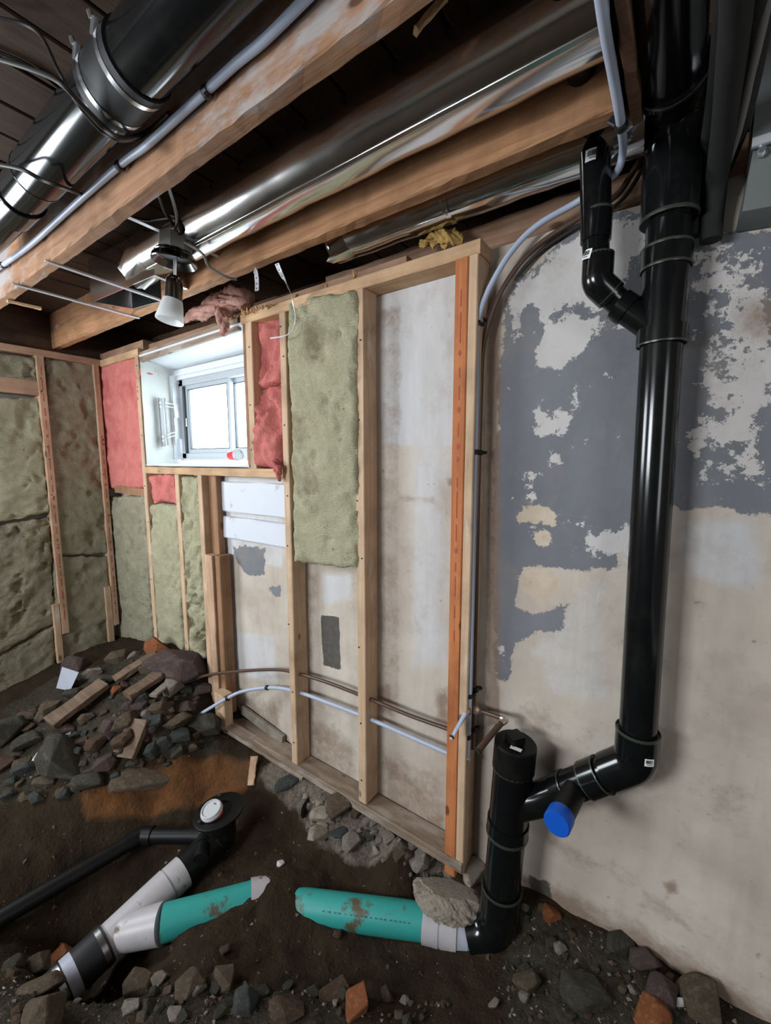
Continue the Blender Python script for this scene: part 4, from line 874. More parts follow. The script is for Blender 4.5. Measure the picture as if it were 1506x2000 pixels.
# ================================================================ LAMP, HANGERS
lx, ly = -1.452, .83
lamp = thing('ceiling_lamp', (lx, ly, 1.83), 'half dismantled ceiling lamp dangling by wires, chrome canopy and frosted glass shade', 'lamp')
tilt = V((.10, .03, 1)).normalized()
bc = V(P(343, 478, Y=ly))
obj('junction_box', MB().lathe(bc-tilt*.024, tilt, [(0, .050), (.0, .054), (.048, .054), (.050, .051), (.050, .0001)], 8, True, True), M['greybox'], lamp, 'grey octagonal junction box')
cc = V(P(341, 505, Y=ly))
obj('canopy', MB().lathe(cc+tilt*.022, -tilt, [(0, .030), (.002, .058), (.010, .064), (.013, .062), (.020, .070), (.034, .073), (.037, .071), (.034, .069), (.018, .056), (.012, .0001)], 40, True, False), M['chrome'], lamp, 'dark chrome canopy', sharp=40)
so = V(P(341, 541, Y=ly)); sb = V(P(339, 588, Y=ly-.003)); sd_ = (sb-so).normalized()
obj('threaded_stem', MB().tube([cc, so], .004, 8).tube([cc+V((.012, 0, 0)), so+V((.008, 0, 0))], .0028, 8), M['bolt'], lamp)
obj('socket_cup', MB().lathe(so, sd_, [(-.004, .0001), (-.002, .018), (.008, .026), (.024, .0275), (.075, .0275), (.075, .0255), (.03, .025)], 28, False, False), M['chrome'], lamp, 'dark chrome socket cup', sharp=40)
sh = V(P(339, 580, Y=ly-.004)); sd2 = (V(P(331, 628, Y=ly-.02))-sh).normalized()
obj('glass_shade', MB().lathe(sh+sd2*.012, sd2, [(0, .020), (.0, .031), (.02, .036), (.068, .0455), (.072, .0450), (.068, .0425), (.02, .033), (.004, .026)], 36, False, False), M['frost'], lamp, 'frosted white glass shade', sharp=40)
def cable_part(pts, r, mat='cable', name='wire'): return obj(name, MB().tube(smooth_path(pts, 6), r, 8), M[mat], lamp, sharp=50)
cable_part([bc+V((-.01, -.01, .024)), P(338,440,Y=.81), P(322,415,Y=.76), P(310,385,Y=.68), P(300,375,Y=.64)], .0045)
cable_part([bc+V((.01, -.01, .024)), P(346,430,Y=.80), P(340,400,Y=.74), P(332,375,Y=.68), P(328,360,Y=.632)], .005, 'greybox')
cable_part([bc+V((.0, .0, .024)), P(345,428,Y=.82), P(330,425,Y=.80), P(290,430,Y=.78), P(262,426,Y=.72)], .004)
cable_part([bc+V((.02, -.0, .020)), P(352,450,Y=.81), P(350,425,Y=.81), P(335,420,Y=.80)], .006)
cable_part([bc+V((.05, .0, -.005)), P(395,495,Y=.86), P(408,520,Y=.90), P(440,540,Y=.95), P(462,546,Y=.993)], .0045, 'greybox')
obj('hanger_strip', MB().bar(bc+V((-.012, -.2, .028)), bc+V((-.012, .185, .028)), .018, .002), M['strap'], lamp)
for (a, b, lab) in (((88,510), (322,590), 'thin zinc hanger bar under the duct boot, the one nearest the lamp'), ((24,555), (272,622), 'thin zinc hanger bar under the duct boot, further from the lamp')):
    p, q = V(P(*a, Z=2.027)), V(P(*b, Z=2.024)); m = MB().bar(p, q, .016, .003); m.bar(p+V((0, 0, .004)), q+V((0, 0, .004)), .003, .008)
    obj('hanger_bar', m, M['strap'], None, lab, 'metal bar', 'duct boot hanger bars')
obj('wood_lath', MB().bar(P(14,588,Z=2.02), P(80,603,Z=2.02), .022, .010, seg=4, jit=.002), M['plate'], None, 'short pale lath stuck under the joist, far left', 'wood scrap')
obj('wood_lath', MB().bar(P(812,62,Z=2.09), P(872,-8,Z=2.15), .016, .010, seg=4, jit=.002), M['plate'], None, 'pale splintered stick poking down from the ceiling, top edge', 'wood scrap')
def strap(name, pts, w_, label, holes, nrm=(0, -1, 0)):
    p = smooth_path(pts, 8); t = thing(name, p[-1], label, 'strap'); m = MB(); nv = V(nrm)
    vs = []; ws = w_ if hasattr(w_, '__len__') else [w_]*2; W = np.interp(np.linspace(0, 1, len(p)), np.linspace(0, 1, len(ws)), ws)
    for i, q in enumerate(p):
        d = (p[min(i+1, len(p)-1)]-p[max(i-1, 0)]).normalized(); s_ = d.cross(nv).normalized()*W[i]/2; o_ = nv*.0012
        vs += [q-s_+o_, q+s_+o_, q+s_-o_, q-s_-o_]
    fs = []
    for i in range(len(p)-1):
        for k in range(4): fs.append((i*4+k, i*4+(k+1) % 4, (i+1)*4+(k+1) % 4, (i+1)*4+k))
    obj('strap_band', m.add(vs, fs), M['strap'], t)
    m = MB()
    for f in holes: q = p[int(f*(len(p)-1))]; m.lathe(q+nv*.0013, nv, [(0, .0028), (.0006, .0028)], 8)
    o = obj('strap_hole', m, M['ink'], t); o['kind'] = 'stuff'; return t
strap('perforated_strap', [P(497,527,Y=1.02), P(500,533,Y=.995), P(502,550,Y=.995), P(502,568,Y=.995)], .020, 'short white perforated strap end hanging from the brown joist', (.55, .75, .92))
strap('perforated_strap', [P(541,515,Y=1.045), P(548,532,Y=1.06), P(558,552,Y=1.09), P(567,570,Y=1.14), P(572,590,Y=1.175), P(577,620,Y=1.18), P(572,645,Y=1.175), P(556,656,Y=1.165), P(528,661,Y=1.15)], [.020, .020, .016, .006, .004, .004, .004, .006], 'long white perforated strap twisting down in front of the stone wool', (.03, .10, .18, .26, .33))
# window bracket, cup on the sill
br = thing('window_bracket', tuple(P(330, 868, X=-2.60)), 'steel rail with two pairs of white arms screwed to the left window reveal', 'bracket')
bx_ = -2.598
def PX(px, py, dx=0): q = V(P(px, py, X=bx_)); q.x += dx; return q
obj('rail', MB().bar(PX(311,778,.012), PX(318,872,.012), .012, .022, up=(0, 1, 0)).bar(PX(318,778,.022), PX(325,870,.022), .005, .010, up=(0, 1, 0)), M['rail'], br, 'long steel rail')
for (a, b) in (((318,787), (340,791)), ((319,794), (340,797)), ((322,850), (342,843)), ((322,856), (342,850))):
    obj('arm', MB().bar(PX(*a, .022), PX(*b, .012), .006, .007, up=(1, 0, 0)), M['white'], br)
obj('wall_rail', MB().bar(PX(338,783,.006), PX(342,866,.006), .010, .012, up=(0, 1, 0)), M['white'], br)
sc_ = MB()
for a in ((309,787), (310,795), (314,853), (315,861)): sc_.lathe(PX(*a, .019), (1, 0, 0), [(0, .0045), (.003, .004)], 8)
obj('screw_head', sc_, M['bolt'], br)['kind'] = 'stuff'
def cup(c, ax, label, s=1.0, spin=0):
    c = V(c); ax = V(ax).normalized(); t = thing('coffee_cup', c, label, 'cup')
    obj('cup_body', MB().lathe(c, ax, [(0, .0001), (0, .029*s), (.004*s, .030*s), (.092*s, .041*s)], 28, True, True), M['red'], t, sharp=40)
    obj('lid', MB().lathe(c+ax*.088*s, ax, [(0, .0425*s), (.003*s, .0445*s), (.010*s, .0445*s), (.012*s, .042*s), (.022*s, .040*s), (.023*s, .036*s), (.018*s, .034*s), (.018*s, .0001)], 32, True, True), M['white'], t, 'white plastic lid', sharp=40)
    sl = c+ax*.1075*s; e = ax.orthogonal().normalized(); e.rotate(Quaternion(ax, spin)); f = ax.cross(e)
    obj('sip_hole', MB().add([sl+e*.026*s+f*.006, sl+e*.026*s-f*.006, sl+e*.020*s-f*.006, sl+e*.020*s+f*.006], [(0, 1, 2, 3)]).box(tuple(sl-V((.011, .004, 0))), tuple(sl+V((.011, -.002, .0006)))) if False else MB().add([sl+e*.026*s+f*.006, sl+e*.026*s-f*.006, sl+e*.020*s-f*.006, sl+e*.020*s+f*.006], [(0, 1, 2, 3)]), M['greybox'], t)
    return t
cup(P(450,890,Y=1.33), (.96, -.02, .07), 'red paper coffee cup with white lid lying on the window sill', .72)

# ================================================================ RIGHT CEILING CORNER
def sleeve(name, pts, r, label, mat='foam_tube', cat='pipe'):
    return obj(name, MB().tube(smooth_path(pts, 8), r, 18), M[mat], None, label, cat, sharp=50)
sleeve('pipe_sleeve', [P(1356,462,Y=1.285), P(1360,420,Y=1.285), P(1368,360,Y=1.28), P(1382,280,Y=1.23), P(1400,160,Y=1.05), P(1415,0,Y=.88), P(1425,-200,Y=.70)], .014, 'thin black foam sleeved pipe bending down the wall close beside the stack')
sleeve('pipe_sleeve', [P(1388,470,Y=1.275), P(1392,420,Y=1.275), P(1400,350,Y=1.25), P(1415,240,Y=1.13), P(1428,120,Y=.98), P(1440,0,Y=.86), P(1450,-200,Y=.68)], .0215, 'thick black foam sleeved pipe bending down the wall, second from the stack')
sleeve('pipe_sleeve', [P(1410,330,Y=1.29), P(1440,250,Y=1.20), P(1462,150,Y=1.06), P(1482,20,Y=.93), P(1500,-160,Y=.76)], .020, 'black foam sleeved pipe nearest the sheet metal trunk')
sleeve('grey_conduit', [P(1415,335,Y=1.26), P(1440,260,Y=1.17), P(1470,130,Y=1.02), P(1500,-10,Y=.89), P(1520,-160,Y=.76)], .0075, 'thin dull grey conduit rising past the black sleeves at the right edge', 'greybox', 'conduit')
rd = thing('rectangular_duct', (.2, 1.27, 1.87), 'dull rectangular sheet metal trunk at the right edge under the ceiling', 'duct')
obj('duct_body', MB().box((.066, 1.20, 1.985), (.45, 1.312, 2.24)), M['galv_dull'], rd)
obj('lower_section', MB().add([(.062,1.215,1.872),(.45,1.215,1.835),(.45,1.312,1.835),(.058,1.312,1.872),(.070,1.215,1.985),(.45,1.215,1.985),(.45,1.312,1.985),(.070,1.312,1.985)], [(3,2,1,0),(4,5,6,7),(0,1,5,4),(1,2,6,5),(2,3,7,6),(3,0,4,7)]), M['galv_dull'], rd)
obj('drive_cleat', MB().bar((.066, 1.196, 1.99), (.45, 1.196, 1.985), .012, .018), M['strap'], rd)
obj('bolt', MB().lathe((.083, 1.205, 1.972), (0, -1, 0), [(0, .010), (.004, .010), (.004, .006), (.010, .006)], 6), M['bolt'], rd)

# ================================================================ UNDERGROUND PIPES
def jagged(name, pts, r, mat, parent, label=None): return pipe(name, pts, r, mat, parent, 28, label)
TZ = -.262
A_ = V((-.475, 1.178, -.240)); B_ = V(P(828, 1800, Z=TZ+.02)); C_ = V(P(592, 1768, Z=TZ-.012)); 
tp = thing('sewer_pipe', ((A_.x+C_.x)/2, 1.05, -.32), 'teal sewer pipe half buried in the trench, running to the black stack', 'drain pipe')
pd = (C_-B_).normalized(); RT_ = .0535
A2 = B_ - pd*.0
jagged('long_pipe', [B_+(B_-C_).normalized()*.02, C_-pd*-.02+V((0, 0, -.004)), C_+pd*.10+V((0, 0, -.035))], RT_, M['teal'], tp)
cd2 = (A_-B_); cl = cd2.length; cd2.normalize()
jagged('white_coupling', [B_-cd2*.0, B_, B_+cd2*.055, B_+cd2*.055, B_+cd2*.062, B_+cd2*.062, B_+cd2*(cl*.70), B_+cd2*(cl*.70)], [RT_, .0595, .0595, .0575, .0575, .0595, .0605, .05], M['pvc'], tp, 'white coupling')
jagged('white_coupling', [B_+cd2*(cl*.70), B_+cd2*(cl*.70), B_+cd2*(cl*.93), B_+cd2*(cl*.93)], [.05, .0565, .0545, .05], M['pvc_blue'], tp, 'white coupling end')
jagged('teal_end', [B_+cd2*(cl*.93), B_+cd2*(cl*1.0)], [.0535, .0535], M['teal'], tp)
# faint printed line along the teal pipe
pm = MB(); rr = random.Random(4); L = (C_-B_).length; f = .10; up_t = V((0, 0, 1)); sdv = (pd.cross(up_t)).normalized()
if sdv.dot(CAM-B_) < 0: sdv = -sdv
while f < .80:
    w_ = rr.uniform(.012, .035)
    for k in range(max(2, int(w_*L/.005))):
        p = B_+pd*(f*L+k*.0055); a = math.radians(42); nn = up_t*math.sin(a)+sdv*math.cos(a); tt = nn.cross(pd)
        h_ = rr.uniform(.003, .0055); c_ = p+nn*(RT_+.0007)
        pm.add([c_-tt*h_*.5, c_+pd*rr.choice([.0012, .0035])-tt*h_*.5, c_+pd*.0022+tt*h_*.5, c_+tt*h_*.5], [(0, 1, 2, 3)])
    f += w_ + .018
obj('printed_line', pm, M['blueink'], tp)['kind'] = 'stuff'
tw = thing('sewer_pipe', tuple(P(420, 1765, Z=-.33)), 'short teal sewer pipe half buried beside the white wye', 'drain pipe')
D0 = V(P(318, 1803, Z=-.27)); D1 = V(P(492, 1752, Z=-.272)); dd = (D1-D0).normalized()
jagged('pipe_body', [D0, D0+dd*.10, D1+V((0, 0, -.005))], [.056, .0535, .0535], M['teal'], tw)
E_ = V(P(550, 1742, Z=-.28))
jagged('white_coupling', [D1-dd*.005, D1-dd*.005, D1+dd*.05+V((0, 0, -.006)), E_+V((0, 0, -.006)), E_+dd*.02+V((0, 0, -.02))], [.05, .058, .057, .056, .05], M['pvc'], tw, 'white half buried coupling')
# white wye with rubber coupling and black riser
wy = thing('sewer_wye', tuple(P(260, 1790, Z=-.36)), 'big white sewer wye with a black rubber coupling in the left trench', 'drain fitting')
W0 = V(P(358, 1702, Z=-.262)); W1 = V(P(200, 1850, Z=-.305)); wd = (W1-W0).normalized(); LW = (W1-W0).length
m = MB().tube([W0, W0, W0+wd*.055, W0+wd*.055, W0+wd*.062, W0+wd*.062, W0+wd*(LW*.5), W1], [.05, .0605, .0605, .0585, .0585, .0625, .0605, .0570], 32)
obj('wye_run', m, M['pvc'], wy, sharp=40)
b_s = V(D0); b_t = W0+wd*(LW*.86)
obj('wye_arm', MB().tube([b_s-(b_s-b_t).normalized()*.0, b_s, b_t], [.05, .061, .052], 32), M['pvc'], wy, sharp=40)
cw = W1
obj('rubber_sleeve', MB().tube([cw-wd*.015, cw-wd*.015, cw+wd*.075, cw+wd*.075], [.057, .064, .064, .057], 32), M['rubber'], wy, sharp=40)
for dx in (.0, .118): obj('clamp_band', MB().tube([cw+wd*(dx-.008), cw+wd*(dx-.008), cw+wd*(dx+.008), cw+wd*(dx+.008)], [.063, .0655, .0655, .063], 32, False, False), M['steel'], wy, sharp=40)
obj('pipe_end', MB().tube([cw+wd*.07, cw+wd*.07, cw+wd*.105, cw+wd*.105], [.055, .0635, .0635, .055], 32), M['pvc_blue'], wy, 'cool white pipe collar', sharp=40)
obj('rubber_sleeve', MB().tube([cw+wd*.10, cw+wd*.10, cw+wd*.15, cw+wd*.15], [.057, .0625, .0625, .05], 32), M['rubber'], wy, sharp=40)
obj('clamp_screw', MB().bar(cw+wd*.118+V((.03, -.055, .02)), cw+wd*.118+V((.03, -.055, .045)), .012, .012), M['bolt'], wy)
# black riser with closet flange
FZ = -.125; fc = V(P(428, 1585, Z=FZ))
rz = thing('toilet_drain', (fc.x, fc.y, -.3), 'black drain bend with a round floor flange rising from the trench by the orange bank', 'drain pipe')
rp = fillet([W0-wd*-.02, W0-wd*.16+V((0, 0, .005)), fc+V((.012, .0, -.10)), fc], .12, 10)
obj('bend', MB().tube(rp, .0572, 28), M['abs_dusty'], rz, sharp=40)
m = MB(); ring(m, rp[len(rp)//2], rp[len(rp)//2+1]-rp[len(rp)//2], .058, .02, .006); ring(m, fc+V((.002, 0, -.05)), (0, 0, 1), .057, .02, .007); obj('bend_hub', m, M['abs_dusty'], rz, sharp=40)
fl = V((-.10, -.06, 1)).normalized()
obj('floor_flange', MB().lathe(fc-fl*.004, fl, [(0, .055), (0, .100), (.009, .102), (.011, .098), (.011, .052), (-.05, .050), (-.05, .0001)], 40, False, False), M['abs_dusty'], rz, sharp=40)
m = MB(); 
for k in range(3): 
    a = k*2.1+.4; c_ = fc+fl*.0115+V((math.cos(a)*.08, math.sin(a)*.08, 0)); obj('flange_bolt', MB().lathe(c_, fl, [(0, .009), (.002, .009), (.004, .005)], 8), M['rubber'], rz)
cup(fc+V((-.006, -.004, -.066)), (.04, -.30, 1), 'red paper coffee cup with white lid standing in the black floor flange', 1.0, 1.0)
# thin black drain line
ln = thing('drain_line', tuple(P(150, 1720, Z=-.3)), 'thin black drain line lying along the left trench, joining the black bend', 'drain pipe')
n0, n1, n2, n3 = V(P(392, 1680, Z=-.215)), V(P(402, 1632, Z=-.215)), V(P(276, 1632, Z=-.225)), V(P(-40, 1818, Z=-.235))
pth = fillet([n0, n1, n2, n3], .05, 8)
obj('line_pipe', MB().tube(pth, .0302, 20), M['abs_dusty'], ln, sharp=40)
m = MB().tube([n2+(n1-n2).normalized()*.05, n2+(n1-n2).normalized()*.05]+fillet([n2+(n1-n2).normalized()*.045, n2, n2+(n3-n2).normalized()*.045], .03, 5)+[n2+(n3-n2).normalized()*.05], [.03]+[.0355]*8+[.03] if False else .0352, 20)
obj('line_elbow', m, M['abs_dusty'], ln, sharp=40)
m = MB().tube([n1+(n2-n1).normalized()*.05]+fillet([n1+(n2-n1).normalized()*.045, n1, n1+(n0-n1).normalized()*.05], .03, 5), .0352, 20); obj('line_elbow', m, M['abs_dusty'], ln, sharp=40)

hp_, _t = hit(597, 1588); hd_ = (CAM-hp_); hd_.z = 0; hd_.normalize(); hd_ = (hd_+V((-.5, 0, .1))).normalized()
obj('old_pipe_stub', MB().tube([hp_-hd_*.14+V((0, 0, .022)), hp_+hd_*.012+V((0, 0, .022)), hp_+hd_*.012+V((0, 0, .022)), hp_-hd_*.10+V((0, 0, .022))], [.030, .030, .025, .025], 24, True, True), M['rubber'], None, 'dark open pipe end poking out of the footing', 'pipe', sharp=40)

# ================================================================ RUBBLE
def rockmesh(seed, n=16, sx=1, sy=1, sz=1, sub=False, box=0.0):
    rr = random.Random(seed); bm = bmesh.new()
    for k in range(n):
        v = V((rr.gauss(0, 1), rr.gauss(0, 1), rr.gauss(0, 1))).normalized()*rr.uniform(.82, 1.0)
        if box: 
            mx = max(abs(v.x), abs(v.y), abs(v.z)); v = v.lerp(v/mx*.85, box)
        bm.verts.new((v.x*sx, v.y*sy, v.z*sz))
    r = bmesh.ops.convex_hull(bm, input=bm.verts); bmesh.ops.delete(bm, geom=[g for g in r['geom_interior'] if isinstance(g, bmesh.types.BMVert)], context='VERTS')
    bmesh.ops.bevel(bm, geom=list(bm.edges), offset=.06*min(sx, sy, sz), segments=1, affect='EDGES', clamp_overlap=True) if sub else None
    bmesh.ops.recalc_face_normals(bm, faces=bm.faces); me = bpy.data.meshes.new('rock'); bm.to_mesh(me); bm.free(); return me
def craggy(seed):
    bm = bmesh.new(); bmesh.ops.create_icosphere(bm, subdivisions=5, radius=1)
    co = np.array([list(v.co) for v in bm.verts]); u = co[:, 0]*1.3+co[:, 2]*.9+5; w_ = co[:, 1]*1.3-co[:, 2]*.8+5
    k = .86 + (fbm(u, w_, seed, 2)-.5)*.55 + (fbm(u*5, w_*5, seed+1, 3)-.5)*.22; k = k + np.round(fbm(u*2.5, w_*2.5, seed+2, 2)*6)/6*.16
    co = co*k[:, None]*np.array([1, .8, .66]); co[:, 2] = np.minimum(co[:, 2], .42+co[:, 0]*.12)
    for v, c in zip(bm.verts, co): v.co = c
    me = bpy.data.meshes.new('rock'); bm.to_mesh(me); bm.free(); return me
ROCKS = [rockmesh(100+k, 14+k % 7, 1, .85, .7, True, (k % 3)*.3) for k in range(12)]
def rock(name, px, py, wpx, hpx, mat, label, cat='stone', rot=None, seed=0, deep=.35, flat=.8, mesh=None, group=None):
    """a stone seen at a place of the photograph, resting on the ground there"""
    p, t = hit(px, py); rr = random.Random(seed+int(px)*7+int(py)); s = t/FPX
    me = (mesh or ROCKS[rr.randrange(12)]).copy(); me.name = name; me.materials.clear(); me.materials.append(M[mat])
    o = bpy.data.objects.new(name, me); COL.objects.link(o); kx = 1.0 if group else 1.22; w_, h_ = wpx*s*.5*kx, hpx*s*.5*kx
    o.scale = (w_, (w_+h_)*.5, h_*flat/.7); o.rotation_euler = rot if rot else (rr.uniform(-.3, .3), rr.uniform(-.3, .3), rr.uniform(-.5, .5)+YAW)
    o.location = p + V((0, 0, h_*(1-deep)*.5)); return tag(o, label, cat, group)
def slab(name, a, b, wpx, th, mat, label, cat='wood scrap', lift=.02, za=None, zb=None, seg=6, jit=.003):
    pa, ta = hit(*a); pb, tb_ = hit(*b); pa.z += lift; pb.z += lift
    w_ = wpx*(ta+tb_)/2/FPX
    return obj(name, MB().bar(pa, pb, w_, th, ch=.004, seg=seg, jit=jit, seed=int(a[0])), M[mat], None, label, cat)
rock('concrete_chunk', 880, 1782, 118, 92, 'concrete', 'large pale broken concrete chunk leaning on the white coupling', 'concrete', rot=(-.35, .15, .45), mesh=craggy(501), deep=.1, flat=.62)
for a in [
 ('stone', 310,1272,56,44,'brick','orange brick lump at the very top of the rubble heap'),
 ('stone', 345,1312,120,72,'rock_purple','broad purplish boulder just below the top of the heap'),
 ('stone', 300,1305,46,48,'rock_tan','tan rounded stone left of the broad purplish boulder'),
 ('stone', 260,1283,26,18,'rock_pale','small whitish stone near the heap top'),
 ('stone', 338,1352,38,46,'rock_pale','pale angular lump in the middle of the heap'),
 ('stone', 245,1420,58,54,'rock_tan','tan flat boulder in the heap middle, lying left of the grey one'),
 ('stone', 222,1430,44,52,'rock_purple','reddish stone tucked behind the tan boulder'),
 ('stone', 296,1416,40,32,'rock_blue','blue grey stone right of the tan boulder'),
 ('stone', 345,1418,58,40,'rock_tan','slanting tan stone beside the end of the grey pipe'),
 ('stone', 310,1388,46,36,'rock_tan','yellowish wedge stone above the blue grey one'),
 ('stone', 268,1382,42,26,'rock_purple','flat purplish stone left of the yellowish wedge'),
 ('stone', 285,1398,20,22,'rock_pale','little cream pebble beside the yellowish wedge'),
 ('stone', 350,1448,38,36,'rock_blue','mottled grey stone low on the heap near the orange bank'),
 ('stone', 318,1462,34,40,'rock_blue','blue grey stone left of the mottled one'),
 ('stone', 298,1472,30,46,'rock_blue','upright pale blue stone on the lower edge of the heap'),
 ('stone', 400,1425,74,50,'rock_grey','grey stone under the end of the grey water pipe'),
 ('stone', 362,1388,50,30,'rock_purple','layered purplish slab behind the grey pipe end'),
 ('stone', 330,1395,18,26,'rock_pale','small upright whitish stone beside the layered slab'),
 ('stone', 395,1352,40,26,'rock_purple','purple stone by the foot of the smeared board'),
 ('stone', 240,1460,40,60,'rock_brown','tall brown stone right of the long weathered board'),
 ('stone', 190,1460,42,40,'rock_brown','reddish brown stone in the lower heap'),
 ('stone', 125,1490,106,74,'rock_grey','largest dark grey boulder at the lower left of the heap'),
 ('stone', 45,1510,48,36,'rock_blue','bluish stone left of the largest dark boulder'),
 ('stone', 60,1455,62,44,'rock_grey','grey green boulder against the left wall, below the tan one'),
 ('stone', 92,1398,50,44,'rock_tan','rounded tan boulder against the left wall'),
 ('stone', 55,1408,44,34,'rock_tan','pale tan stone left of the rounded tan boulder'),
 ('stone', 18,1440,60,70,'rock_grey','big mossy grey stone at the left picture edge'),
 ('stone', 14,1500,40,34,'rock_brown','dark hollow stone at the left picture edge, lower one'),
 ('stone', 150,1308,48,44,'rock_purple','dull purple stone behind the zinc plate by the left wall'),
 ('stone', 205,1335,50,30,'rock_grey','grey stone in the upper left of the heap'),
 ('stone', 180,1320,36,26,'rock_pale','whitish speckled stone in the upper left of the heap'),
 ('stone', 230,1290,44,34,'rock_tan','brown tan stone in front of the second left stud'),
 ('stone', 228,1353,20,24,'brick','little orange brick bit at the end of the long weathered board'),
 ('stone', 145,1358,44,26,'rock_grey','round grey stone beside the long weathered board'),
 ('stone', 205,1498,46,38,'rock_purple','purplish stone at the foot of the heap'),
 ('stone', 175,1530,60,34,'rock_grey','flat grey stone in front of the largest dark boulder'),
 ('stone', 90,1530,44,28,'rock_tan','pale brown stone at the lower edge of the heap, left'),
 ('stone', 285,1535,120,44,'rock_tan','long tan ledge stone on top of the orange bank'),
 ('stone', 112,1885,52,46,'brick','orange brick lump touching the rubber coupling'),
 ('stone', 70,1895,56,50,'rock_tan','tan stone left of the orange brick lump'),
 ('stone', 80,1940,80,50,'rock_tan','broad flat tan stone in the lower left corner'),
 ('stone', 90,1990,70,80,'rock_tan','pointed tan stone cut by the bottom picture edge, left'),
 ('stone', 28,1890,40,34,'rock_grey','small grey stone at the left edge above the broad tan one'),
 ('stone', 372,1930,60,46,'rock_tan','pointed tan stone on the near lip of the trench, below the white wye'),
 ('stone', 435,1925,40,50,'rock_tan','tan stone right of the pointed one on the near lip'),
 ('stone', 270,1935,60,52,'rock_tan','brown stone on the near lip, in front of the coupling'),
 ('stone', 310,1925,40,34,'rock_pale','paler stone on the near lip beside the brown one'),
 ('stone', 478,1965,50,54,'rock_blue','blue grey stone near the bottom edge, left of the brick'),
 ('stone', 560,1975,72,44,'rock_brown','weathered brown stone at the bottom edge, left of the brick'),
 ('brick_piece', 698,1972,44,70,'brick','reddish brick piece standing upright at the bottom edge'),
 ('stone', 655,1945,62,32,'rock_brown','dark flat stone behind the upright brick piece'),
 ('stone', 757,1948,28,34,'rock_purple','brownish stone right of the upright brick piece'),
 ('brick_piece', 1275,1990,84,52,'brick','reddish brick slab at the bottom edge, right half'),
 ('stone', 1140,1955,96,66,'rock_grey','rounded grey boulder in the lower right rubble'),
 ('stone', 1030,1930,54,56,'rock_tan','pale tan stone left of the rounded boulder'),
 ('stone', 1375,1965,100,70,'rock_tan','flat olive stone by the wall, lower right'),
 ('stone', 1290,1950,70,60,'rock_purple','purplish stone between brick slab and wall'),
 ('stone', 1022,1795,34,40,'rock_grey','grey stone right of the black base elbow'),
 ('stone', 1076,1792,36,34,'brick','dark orange brick bit near the wall foot'),
 ('stone', 1215,1860,54,50,'rock_grey','dark stone half way along the wall foot'),
 ('stone', 1260,1880,60,40,'rock_purple','dark purplish stone under the white flakes'),
 ('stone', 688,1652,44,48,'rock_pale','pale lump at the foot of the footing'),
 ('stone', 632,1600,56,40,'concrete','pale footing lump left of the yellowish block'),
 ('stone', 668,1580,66,60,'rock_tan','yellowish footing block in front of the middle stud'),
 ('stone', 640,1590,20,26,'rock_purple','small purple brown lump on the footing'),
 ('stone', 650,1607,16,14,'rock_pale','small square cream chip on the footing face'),
 ('stone', 700,1590,30,26,'rock_tan','tan footing crumb below the middle stud'),
 ('stone', 730,1608,24,20,'rock_pale','pale footing crumb right of the middle stud'),
 ('stone', 630,1636,56,36,'concrete','grey broken footing edge over the trench'),
 ('stone', 665,1632,40,24,'rock_blue','bluish footing piece right of the grey broken edge'),
 ('stone', 820,1690,44,50,'rock_pale','pale lump below the bottom plate near the end stud'),
 ('stone', 762,1640,30,26,'rock_pale','whitish crumb on the footing, middle of the bay'),
 ('stone', 800,1612,28,22,'rock_pale','whitish chip lying on the bottom plate'),
 ('stone', 780,1672,24,20,'rock_tan','tan pebble below the footing'),
 ('stone', 930,1720,50,60,'concrete','grey concrete lump between end stud and base elbow'),
 ('stone', 560,1540,46,30,'rock_blue','blue grey stone by the dark hole in the footing'),
 ('stone', 548,1690,16,14,'plasterbit','single white bit on the dark trench floor'),
 ('stone', 440,1862,22,30,'rock_brown','brownish pebble in the trench below the white wye'),
 ('stone', 660,1828,22,20,'rock_brown','brown pebble against the teal pipe'),
 ]: rock(a[0], *a[1:6], a[6], 'brick' if a[0] == 'brick_piece' or 'brick' in a[6].split(' ')[1:3] else 'stone')
slab('weathered_board', (98,1432), (205,1352), 40, .03, 'board_wood', 'long weathered board lying across the left of the heap', lift=.05)
slab('weathered_board', (225,1342), (305,1290), 24, .03, 'board_wood', 'dark weathered board pointing to the top of the heap', lift=.04)
slab('weathered_board', (250,1378), (330,1322), 28, .03, 'board_wood', 'second dark weathered board in the heap, nearer to us', lift=.05)
slab('weathered_board', (248,1500), (278,1424), 34, .03, 'board_wood', 'short grey board standing out of the lower heap', lift=.05)
slab('weathered_board', (228,1485), (255,1428), 12, .015, 'board_wood', 'narrow lath beside the short grey board', lift=.04)
slab('pale_lath', (300,1378), (330,1350), 16, .012, 'rock_pale', 'short pale lath beside the pale angular lump', lift=.05)
slab('pale_lath', (490,1545), (497,1488), 13, .012, 'stud_dim', 'small pale stick standing at the right end of the orange bank', lift=.03)
slab('loose_board', (430,1416), (600,1520), 26, .02, 'plate_dirty', 'dusty board lying in front of the bottom plate', lift=.02)
pz, tz = hit(133, 1340); z0 = V(P(128, 1342, D=tz*.98)); sN = tz/FPX
obj('zinc_plate', MB().add([z0+RT*(a*sN)+UP*(b*sN)+FW*c for a, b, c in ((-12,36,.02),(25,28,.0),(14,-4,-.02),(-18,-2,.0),(-12,36,.024),(25,28,.004),(14,-4,-.016),(-18,-2,.004))], [(0,3,2,1),(4,5,6,7),(0,1,5,4),(1,2,6,5),(2,3,7,6),(3,0,4,7)]), M['pvc_blue'], None, 'grey white flat plate leaning at the foot of the left stud', 'plate')
